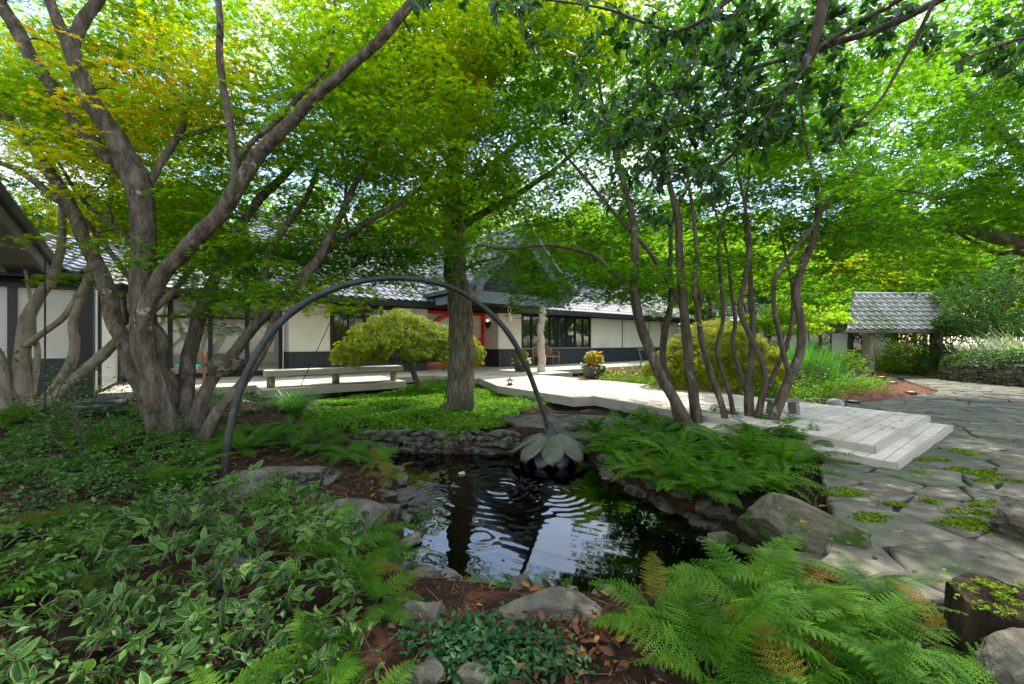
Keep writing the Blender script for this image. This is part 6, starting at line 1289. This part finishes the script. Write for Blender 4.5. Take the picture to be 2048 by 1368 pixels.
# leaves lying on the smooth boulder and the bank before it
n = 150; q = vec(.3, 1.75) + rng.normal(0, 1, (n, 2)) * vec(.2, .12); z = ground_h(q[:, 0], q[:, 1]) + .03 + .03 * rng.random(n)
b = B(); scatter(b, OVAL, np.c_[q, z], frames(vec(0, 0, 1) + .6 * rnd(n), rnd(n) * vec(1, 1, .2)), .052 * (.6 + .7 * rng.random(n)), rng.random(n) * .85); solo('leaf_litter', b, M['litter'], 'curled brown dead leaves heaped before the smooth boulder', 'leaf litter', kind='stuff')
n = 46; q = []
while len(q) < n:
    a = rng.uniform(1150, 1820); c = rng.uniform(790, 890); p_ = G(a, c, DECK)
    if in_poly(np.array([a]), np.array([c]), [(1180, 762), (1318, 775), (1600, 808), (1845, 832), (1746, 886), (1349, 820), (1195, 790)])[0]: q.append(p_)
q = np.array(q) + UP * .006; b = B(); scatter(b, OVAL, q, frames(vec(0, 0, 1) + .25 * rnd(n), rnd(n) * vec(1, 1, .1)), .05 * (.5 + .7 * rng.random(n)), rng.random(n)); solo('leaf_litter', b, M['litter'], 'a few dry leaves blown over the pale deck boards', 'leaf litter', kind='stuff')
n = 90; q = rng.uniform((2.0, 2.0), (8.5, 8.5), (n, 2)); q = q[poly_dist(q[:, 0], q[:, 1], FLAG) < -.05]; b = B(); n = len(q); scatter(b, OVAL, np.c_[q, path_z(q[:, 0], q[:, 1]) + .018], frames(vec(0, 0, 1) + .3 * rnd(n), rnd(n) * vec(1, 1, .1)), .045 * (.4 + .8 * rng.random(n)), rng.random(n)); solo('leaf_litter', b, M['litter'], 'scattered dry leaves and twigs on the flagstones', 'leaf litter', kind='stuff')
for px, py, s, tnt, l in [(1601, 1048, .07, .98, 'orange fallen leaf lying on the slanting boulder'), (1565, 1035, .05, .75, 'tan fallen leaf lying on the slanting boulder'), (1745, 1120, .05, .2, 'brown curled leaf lying on the big flagstone')]:
    c = G(px, py, .12 if px < 1700 else .01); b = B(); scatter(b, OVALS, c[None] + UP * .01, frames(vec(.1, -.2, 1)[None], vec(1, .4, .1)[None]), np.array([s]), np.array([tnt])); solo('fallen_leaf', b, M['litter'], l, 'leaf', loc=c)

# ================================================================== grasses and strap leaves
def blades(b, base, az, L, w, e0, e1, tint, seg=5):
    n = len(base); s = np.linspace(0, 1, seg + 1); el = e0[:, None] + (e1 - e0)[:, None] * s[None]; ds = L / seg
    h = np.c_[np.zeros(n), np.cumsum(np.cos(el[:, :-1]), 1)] * ds[:, None]; z = np.c_[np.zeros(n), np.cumsum(np.sin(el[:, :-1]), 1)] * ds[:, None]
    d = np.c_[np.cos(az), np.sin(az)]; C = np.dstack([base[:, 0:1] + h * d[:, 0:1], base[:, 1:2] + h * d[:, 1:2], base[:, 2:3] + z]); wd = w[:, None] * (np.array([.6, 1, 1, .8, .5, .08]) if seg == 5 else np.linspace(1, .1, seg + 1)); sv = np.dstack([-d[:, 1:2] * wd, d[:, 0:1] * wd, 0 * wd])
    V = np.stack([C - sv, C + sv], 2).reshape(n, -1, 3); i = np.arange(seg) * 2; f = np.c_[i, i + 1, i + 3, i + 2]
    b.add(V.reshape(-1, 3), (f[None] + (np.arange(n) * (seg + 1) * 2)[:, None, None]).reshape(-1, 4), np.repeat(np.clip(tint, 0, 1), seg))
def tuft(name, label, p, n, r, L, w, e0, e1, mat='grass', cat='grass clump', group=None, tmean=.5):
    t = thing(name, label, cat, p, group); b = B(); a = rng.random(n) * 6.283; rr = r * np.sqrt(rng.random(n)); base = np.c_[p[0] + rr * np.cos(a), p[1] + rr * np.sin(a), np.full(n, p[2] - .02)]
    R_ = lambda v, s: v * (1 + s * rng.standard_normal(n)); blades(b, base, a + rng.normal(0, .5, n), np.abs(R_(np.full(n, L), .2)), np.full(n, w), np.radians(R_(np.full(n, e0), .1)), np.radians(e1 + 22 * rng.standard_normal(n)), tmean + .2 * rng.standard_normal(n)); part(t, 'foliage', b, M[mat]); return t
lv = [G(px, py, WZ) for px, py in [(900, 1030), (1010, 1120), (1180, 1060), (860, 1090), (1240, 1110), (1330, 1075), (980, 950), (1140, 1010)]]
for k, c in enumerate(lv):
    b = B(); scatter(b, OVAL, c[None] + UP * .004, frames(vec(0, 0, 1)[None] + .1 * rnd(1), rnd(1) * vec(1, 1, .05)), np.array([.035]), np.array([.3 + .09 * k])); solo('fallen_leaf', b, M['litter'], 'small dead leaf floating on the pond', 'leaf', 'leaves floating on the pond', loc=c)
tuft('grass_tuft', 'striped fountain grass tuft between the bench and the bronze stem', GH(585, 832), 420, .16, .75, .006, 72, -35, tmean=.75)
tuft('grass_tuft', 'small grassy tuft at the edge of the green mound by the board walk', GH(1090, 805), 140, .1, .35, .005, 70, -30, tmean=.6)
for k, (px, py, Y, L, n) in enumerate([(1560, 795, 12.6, 1.35, 700), (1600, 795, 12.2, 1.5, 800), (1640, 792, 12.6, 1.3, 700), (1525, 792, 13.2, 1.2, 500)]): tuft('tall_grass', ['tall fine green grass clump next to the gold mound', 'tallest fine grass clump behind the many stemmed maple', 'tall fine grass clump toward the gate', 'shorter fine grass clump touching the weeping mound'][k], P(px, py - 4, Y), n, .42, L, .008, 84, 42, tmean=.5)
tuft('strap_leaved_plant', 'arching strap leaved plant in the bed before the gate', P(1692, 782, 13.2), 70, .25, 1.0, .028, 66, -45, cat='plant', tmean=.85)
GB = 'low leafy plants in the bed beyond the board walk'
for px, py, Y, r in [(1500, 800, 9.4, .4), (1555, 800, 9.6, .45), (1590, 812, 9.0, .3), (1640, 795, 10.4, .5), (1690, 800, 9.8, .45), (1720, 790, 10.6, .5), (1745, 785, 11, .35), (1660, 780, 11.4, .5), (1600, 780, 11.4, .5), (1560, 780, 11.2, .45), (1520, 785, 10.8, .4), (1700, 775, 12, .4), (1655, 808, 8.9, .3), (1300, 772, 11.4, .4), (1250, 762, 12, .45), (1215, 765, 12.0, .35), (1330, 775, 10.8, .4)]: azalea(P(px, py, Y) * vec(1, 1, 0) + UP * -.12, r, .42, 620, 'low light green plant in the bed beyond the board walk', GB, 'cover', .06, 'plant', 'low_plant', .6)
azalea(P(1620, 780, 10.4) * vec(1, 1, 0) - UP * .12, .34, .85, 700, 'upright dark leaved shrub before the tall grass', None, 'ivy', .06, 'shrub', 'leafy_shrub')
for k, (px, py, Y) in enumerate([(1225, 752, 12.5), (1255, 748, 13), (1285, 750, 12.6), (1565, 760, 11.6)]):
    p = P(px, py, Y); t = thing('yellow_flower_plant', 'plant dotted with yellow flowers', 'flowers', p, 'yellow flowers beyond the board walk'); b = B(); n = 60; c = p + rnd(n) * vec(.35, .3, .1); scatter(b, CLUMP, c + UP * .1, frames(vec(0, -.4, 1) + .4 * rnd(n), rnd(n)), .05 * (.7 + .5 * rng.random(n)), .4 + .1 * rnd(n, 1)[:, 0]); part(t, 'blossom', b, leaf_mat('yellow_petal', greens((.5, .28, .01), (.6, .42, .02)), .2, 1.2) if k == 0 else bpy.data.materials['yellow_petal'])
    b = B(); n = 260; c = p + rnd(n) * vec(.4, .3, .12) - UP * .1; scatter(b, OVALS, c, frames(vec(0, 0, 1) + .5 * rnd(n), rnd(n)), .07 * (.7 + .5 * rng.random(n)), .5 + .2 * rng.standard_normal(n)); part(t, 'foliage', b, M['cover'])
for k, (px, py, Y, r, h, mt, tm, l) in enumerate([(1790, 742, 21, 1.3, 1.5, 'tree_green', .8, 'rounded yellow green shrub under the gate roof'), (1820, 740, 23, 1.2, 1.7, 'tree_green', .5, 'rounded green shrub behind the yellow green one'), (1785, 746, 20.2, .6, .5, 'cover', .7, 'low bright shrub beside the gate post'), (1655, 745, 16.5, 1.3, 1.1, 'lace', .2, 'dark feathery mound before the far pavilion'), (1715, 744, 21.5, .8, 1.0, 'tree_green', .75, 'loose shrub with yellow shoots behind the gate post')]):
    azalea(P(px, py, Y) * vec(1, 1, 0) - UP * .28, r, h, 1900, l, None, mt, .12 if mt != 'cover' else .08, 'shrub', 'rounded_shrub', tm)

# ================================================================== ivy, vine, bamboo
def leaf_mass(name, label, cat, pos, nrm, size, mat, tm=.5, shape=OVALS, stems=None):
    c = pos.mean(0); c[2] = pos[:, 2].min(); t = thing(name, label, cat, c); b = B(); n = len(pos)
    scatter(b, shape, pos, frames(norm(nrm + .55 * rnd(n)), rnd(n) - UP * .5), size * (.6 + .8 * rng.random(n)), tm + .25 * rng.standard_normal(n)); part(t, 'foliage', b, M[mat])
    if stems:
        b = B()
        for s in stems: s = spline(np.asarray(s, float), 4); b.tube(s, np.linspace(.03, .012, len(s)), 5, False)
        part(t, 'stem', b, M['bark_dark'])
    return t
wa, wb = vec(18.25, 16.6, 0), vec(14.6, 9.4, 0); wd = norm(wb - wa); wn = vec(-wd[1], wd[0], 0); wl = np.linalg.norm(wb - wa); wn = wn if wn[0] > 0 else -wn
n = 9000; s = rng.random(n) * wl; a = rng.random(n) * math.pi; bump_ = np.array([mnoise.noise(Vector((x * 1.2, y * 2, 4))) for x, y in zip(s, a)]); rr = 1 + .18 * bump_
pos = wa + wd * s[:, None] + wn * (.2 - .62 * np.cos(a) * rr)[:, None] + UP * (.66 + .52 * np.sin(a) * rr + path_z(0, (wa + wd * s[:, None])[:, 1]) - .02)[:, None]; pos[:, 2] -= .2 * (rng.random(n) ** 2) * (np.cos(a) > .6)
leaf_mass('ivy_hedge', 'thick ivy hedge lying along the top of the dry stone wall', 'hedge', pos, -wn * np.cos(a)[:, None] + UP * np.sin(a)[:, None], .085, 'ivy', .65)
n = 2600; s = rng.random(n) * (wl + 1.5) - 1.5; q = wa + wd * s[:, None] - wn * (.18 + .3 * rng.random(n))[:, None]; q[:, 2] = path_z(q[:, 0], q[:, 1]) + .02 + .13 * rng.random(n)
leaf_mass('ivy_edging', 'low strip of ivy along the foot of the stone wall', 'ivy', q, np.broadcast_to(UP, q.shape), .07, 'ivy', .75)
gp2 = g0 + gd * 5.1 + gn * .75
n = 3000; a = rng.random(n) * 6.283; z = rng.random(n) ** 1.4 * 1.5; r = .5 + .28 * (1 - z / 1.5) + .1 * rng.standard_normal(n); pos = gp2 + np.c_[r * np.cos(a), r * np.sin(a), z - .3]
leaf_mass('ivy_column', 'ivy swallowing the foot of the gate post by the stone wall', 'ivy', pos, np.c_[np.cos(a), np.sin(a), .4 + 0 * a], .085, 'ivy', .45, stems=[[gp2 + vec(-.4, -.3, 0), gp2 + vec(-.25, -.3, .9), gp2 + vec(-.5, -.3, 1.7)], [gp2 + vec(.4, -.3, 0), gp2 + vec(.35, -.35, .9), gp2 + vec(.5, -.3, 1.9)]])
vp_ = []; stm = []
for px, py, Y, rx, rz in [(1960, 575, 17.6, 1.3, .8), (2010, 600, 17.2, 1.3, .9), (1935, 625, 17.4, 1.0, .6), (1990, 655, 17.2, 1.2, .45), (1925, 655, 17.3, .7, .4), (2060, 545, 17.4, 1.5, 1.1), (1905, 590, 18.4, .8, .45), (2060, 640, 17.6, 1.2, .6), (1900, 645, 17.7, .5, .3)]:
    c = P(px, py, Y); vp_.append(ball(1100, c, vec(rx, .8, rz), .5)); stm.append([gp2 + UP * 1.6, gp2 * .5 + c * .5 + vec(*rng.normal(0, .25, 3)), c, c + vec(*rng.normal(0, .5, 3))])
for k in range(7): e = gp2 + vec(rng.uniform(-.6, 2.2), rng.normal(-.2, .3), rng.uniform(.4, 1.0)); stm.append([gp2 + vec(rng.uniform(-.5, 1.5), 0, 2.0), (gp2 + UP * 2 + e) / 2 + rng.normal(0, .2, 3), e])
pos = np.vstack(vp_); leaf_mass('climbing_vine', 'dense dark climbing vine spilling over the end of the gate roof', 'vine', pos, norm(rnd(len(pos)) + vec(0, -.8, .8)), .095, 'ivy', .55, stems=stm)
for k, (x, y) in enumerate([(19.5, 15.0), (21, 17), (22.5, 19.5), (19.6, 12.6), (24, 17.5), (21, 13.5)]):
    t = tuft('bamboo_clump', 'pale striped low bamboo standing behind the ivy hedge', vec(x, y, -.2), 420, .9, 1.9, .03, 78, 5, 'white_leaf', 'bamboo', 'pale bamboo behind the hedge', .33)
for k, (x, y, h, r) in enumerate([(24, 24, 5, 2.2), (28, 21, 6, 2.6), (25, 15, 6, 2.3)]): simple_tree('leafy_tree', ['green understorey tree behind the bamboo', 'broad green tree beyond the stone wall', 'tree at the open end of the ivy hedge'][k], vec(x, y, -.3), h, crown_of(x, y, h * .62, r, 6, .8, 90 + k), 110, 50, MAPLE3, .12, .7, M['tree_green'], M['bark_dark'], .12, seed=90 + k, tmean=.7)
c = GH(887, 822); t = thing('garden_spotlight', 'small black spotlight with its cable at the foot of the furrowed trunk', 'spotlight', c)
b = B(); b.box(c + vec(-.06, -.05, .0), vec(.13, 0, 0), vec(0, .12, .02), vec(0, -.02, .13)); part(t, 'body', b, M['iron']); b = B(); b.tube(spline(np.array([c + UP * .1, P(893, 780, 8.05), P(899, 735, 8.1)]), 4), .009, 5); part(t, 'cable', b, M['iron'])
# ================================================================== sky, sun, camera
w = bpy.data.worlds.new('World'); sc.world = w; w.use_nodes = True; nt = w.node_tree; nt.nodes.clear(); Lk = nt.links.new
SUN_EL, SUN_AZ = math.radians(56), math.radians(38)      # azimuth measured from +Y toward +X
sky = nt.nodes.new('ShaderNodeTexSky'); sky.sky_type = 'NISHITA'; sky.sun_disc = False; sky.sun_elevation = SUN_EL; sky.sun_rotation = SUN_AZ; sky.air_density = 1.2; sky.dust_density = 1.0; sky.ozone_density = 1.6
tc = nt.nodes.new('ShaderNodeTexCoord'); mp = nt.nodes.new('ShaderNodeMapping'); mp.inputs['Scale'].default_value = (1, 1, 2.2); Lk(tc.outputs['Generated'], mp.inputs[0])
nz = N(nt, 'TexNoise', Scale=2.2, Detail=7, Roughness=.6); Lk(mp.outputs[0], nz.inputs['Vector']); rp = ramp(nt, [(.45, (0, 0, 0)), (.64, (1, 1, 1))]); Lk(nz.outputs[0], rp.inputs[0])
mx = N(nt, 'Mix', data_type='RGBA'); mx.inputs[7].default_value = (5.6, 5.35, 5.0, 1); Lk(rp.outputs[0], mx.inputs[0]); Lk(sky.outputs[0], mx.inputs[6])
bg = nt.nodes.new('ShaderNodeBackground'); bg.inputs['Strength'].default_value = .118; Lk(mx.outputs[2], bg.inputs['Color']); out = nt.nodes.new('ShaderNodeOutputWorld'); Lk(bg.outputs[0], out.inputs[0])
ld = bpy.data.lights.new('sun', 'SUN'); ld.energy = 1.8; ld.angle = math.radians(.53); ld.color = (1, .95, .86); lo_ = bpy.data.objects.new('sun', ld); COL.objects.link(lo_)
dv = Vector((math.sin(SUN_AZ) * math.cos(SUN_EL), math.cos(SUN_AZ) * math.cos(SUN_EL), math.sin(SUN_EL))); lo_.rotation_euler = dv.to_track_quat('Z', 'Y').to_euler(); lo_.location = tuple(dv * 60)
cd = bpy.data.cameras.new('camera'); cd.sensor_width = 36; cd.lens = F / 2048 * 36; cd.clip_start = .05; cd.clip_end = 600
co = bpy.data.objects.new('camera', cd); COL.objects.link(co); co.location = (0, 0, CZ); co.rotation_euler = (math.pi / 2, 0, 0); sc.camera = co
sc.view_settings.view_transform = 'Standard'; sc.view_settings.look = 'None'; sc.view_settings.gamma = 1; sc.view_settings.exposure = 2.35
sc.render.engine = 'CYCLES'; c = sc.cycles; c.use_denoising = True; c.denoising_prefilter = 'ACCURATE'; c.denoising_input_passes = 'RGB_ALBEDO_NORMAL'; c.max_bounces = 9; c.diffuse_bounces = 5; c.glossy_bounces = 3; c.transmission_bounces = 5; c.transparent_max_bounces = 8; c.caustics_reflective = False; c.caustics_refractive = False; c.sample_clamp_indirect = 8
sc.render.use_persistent_data = False
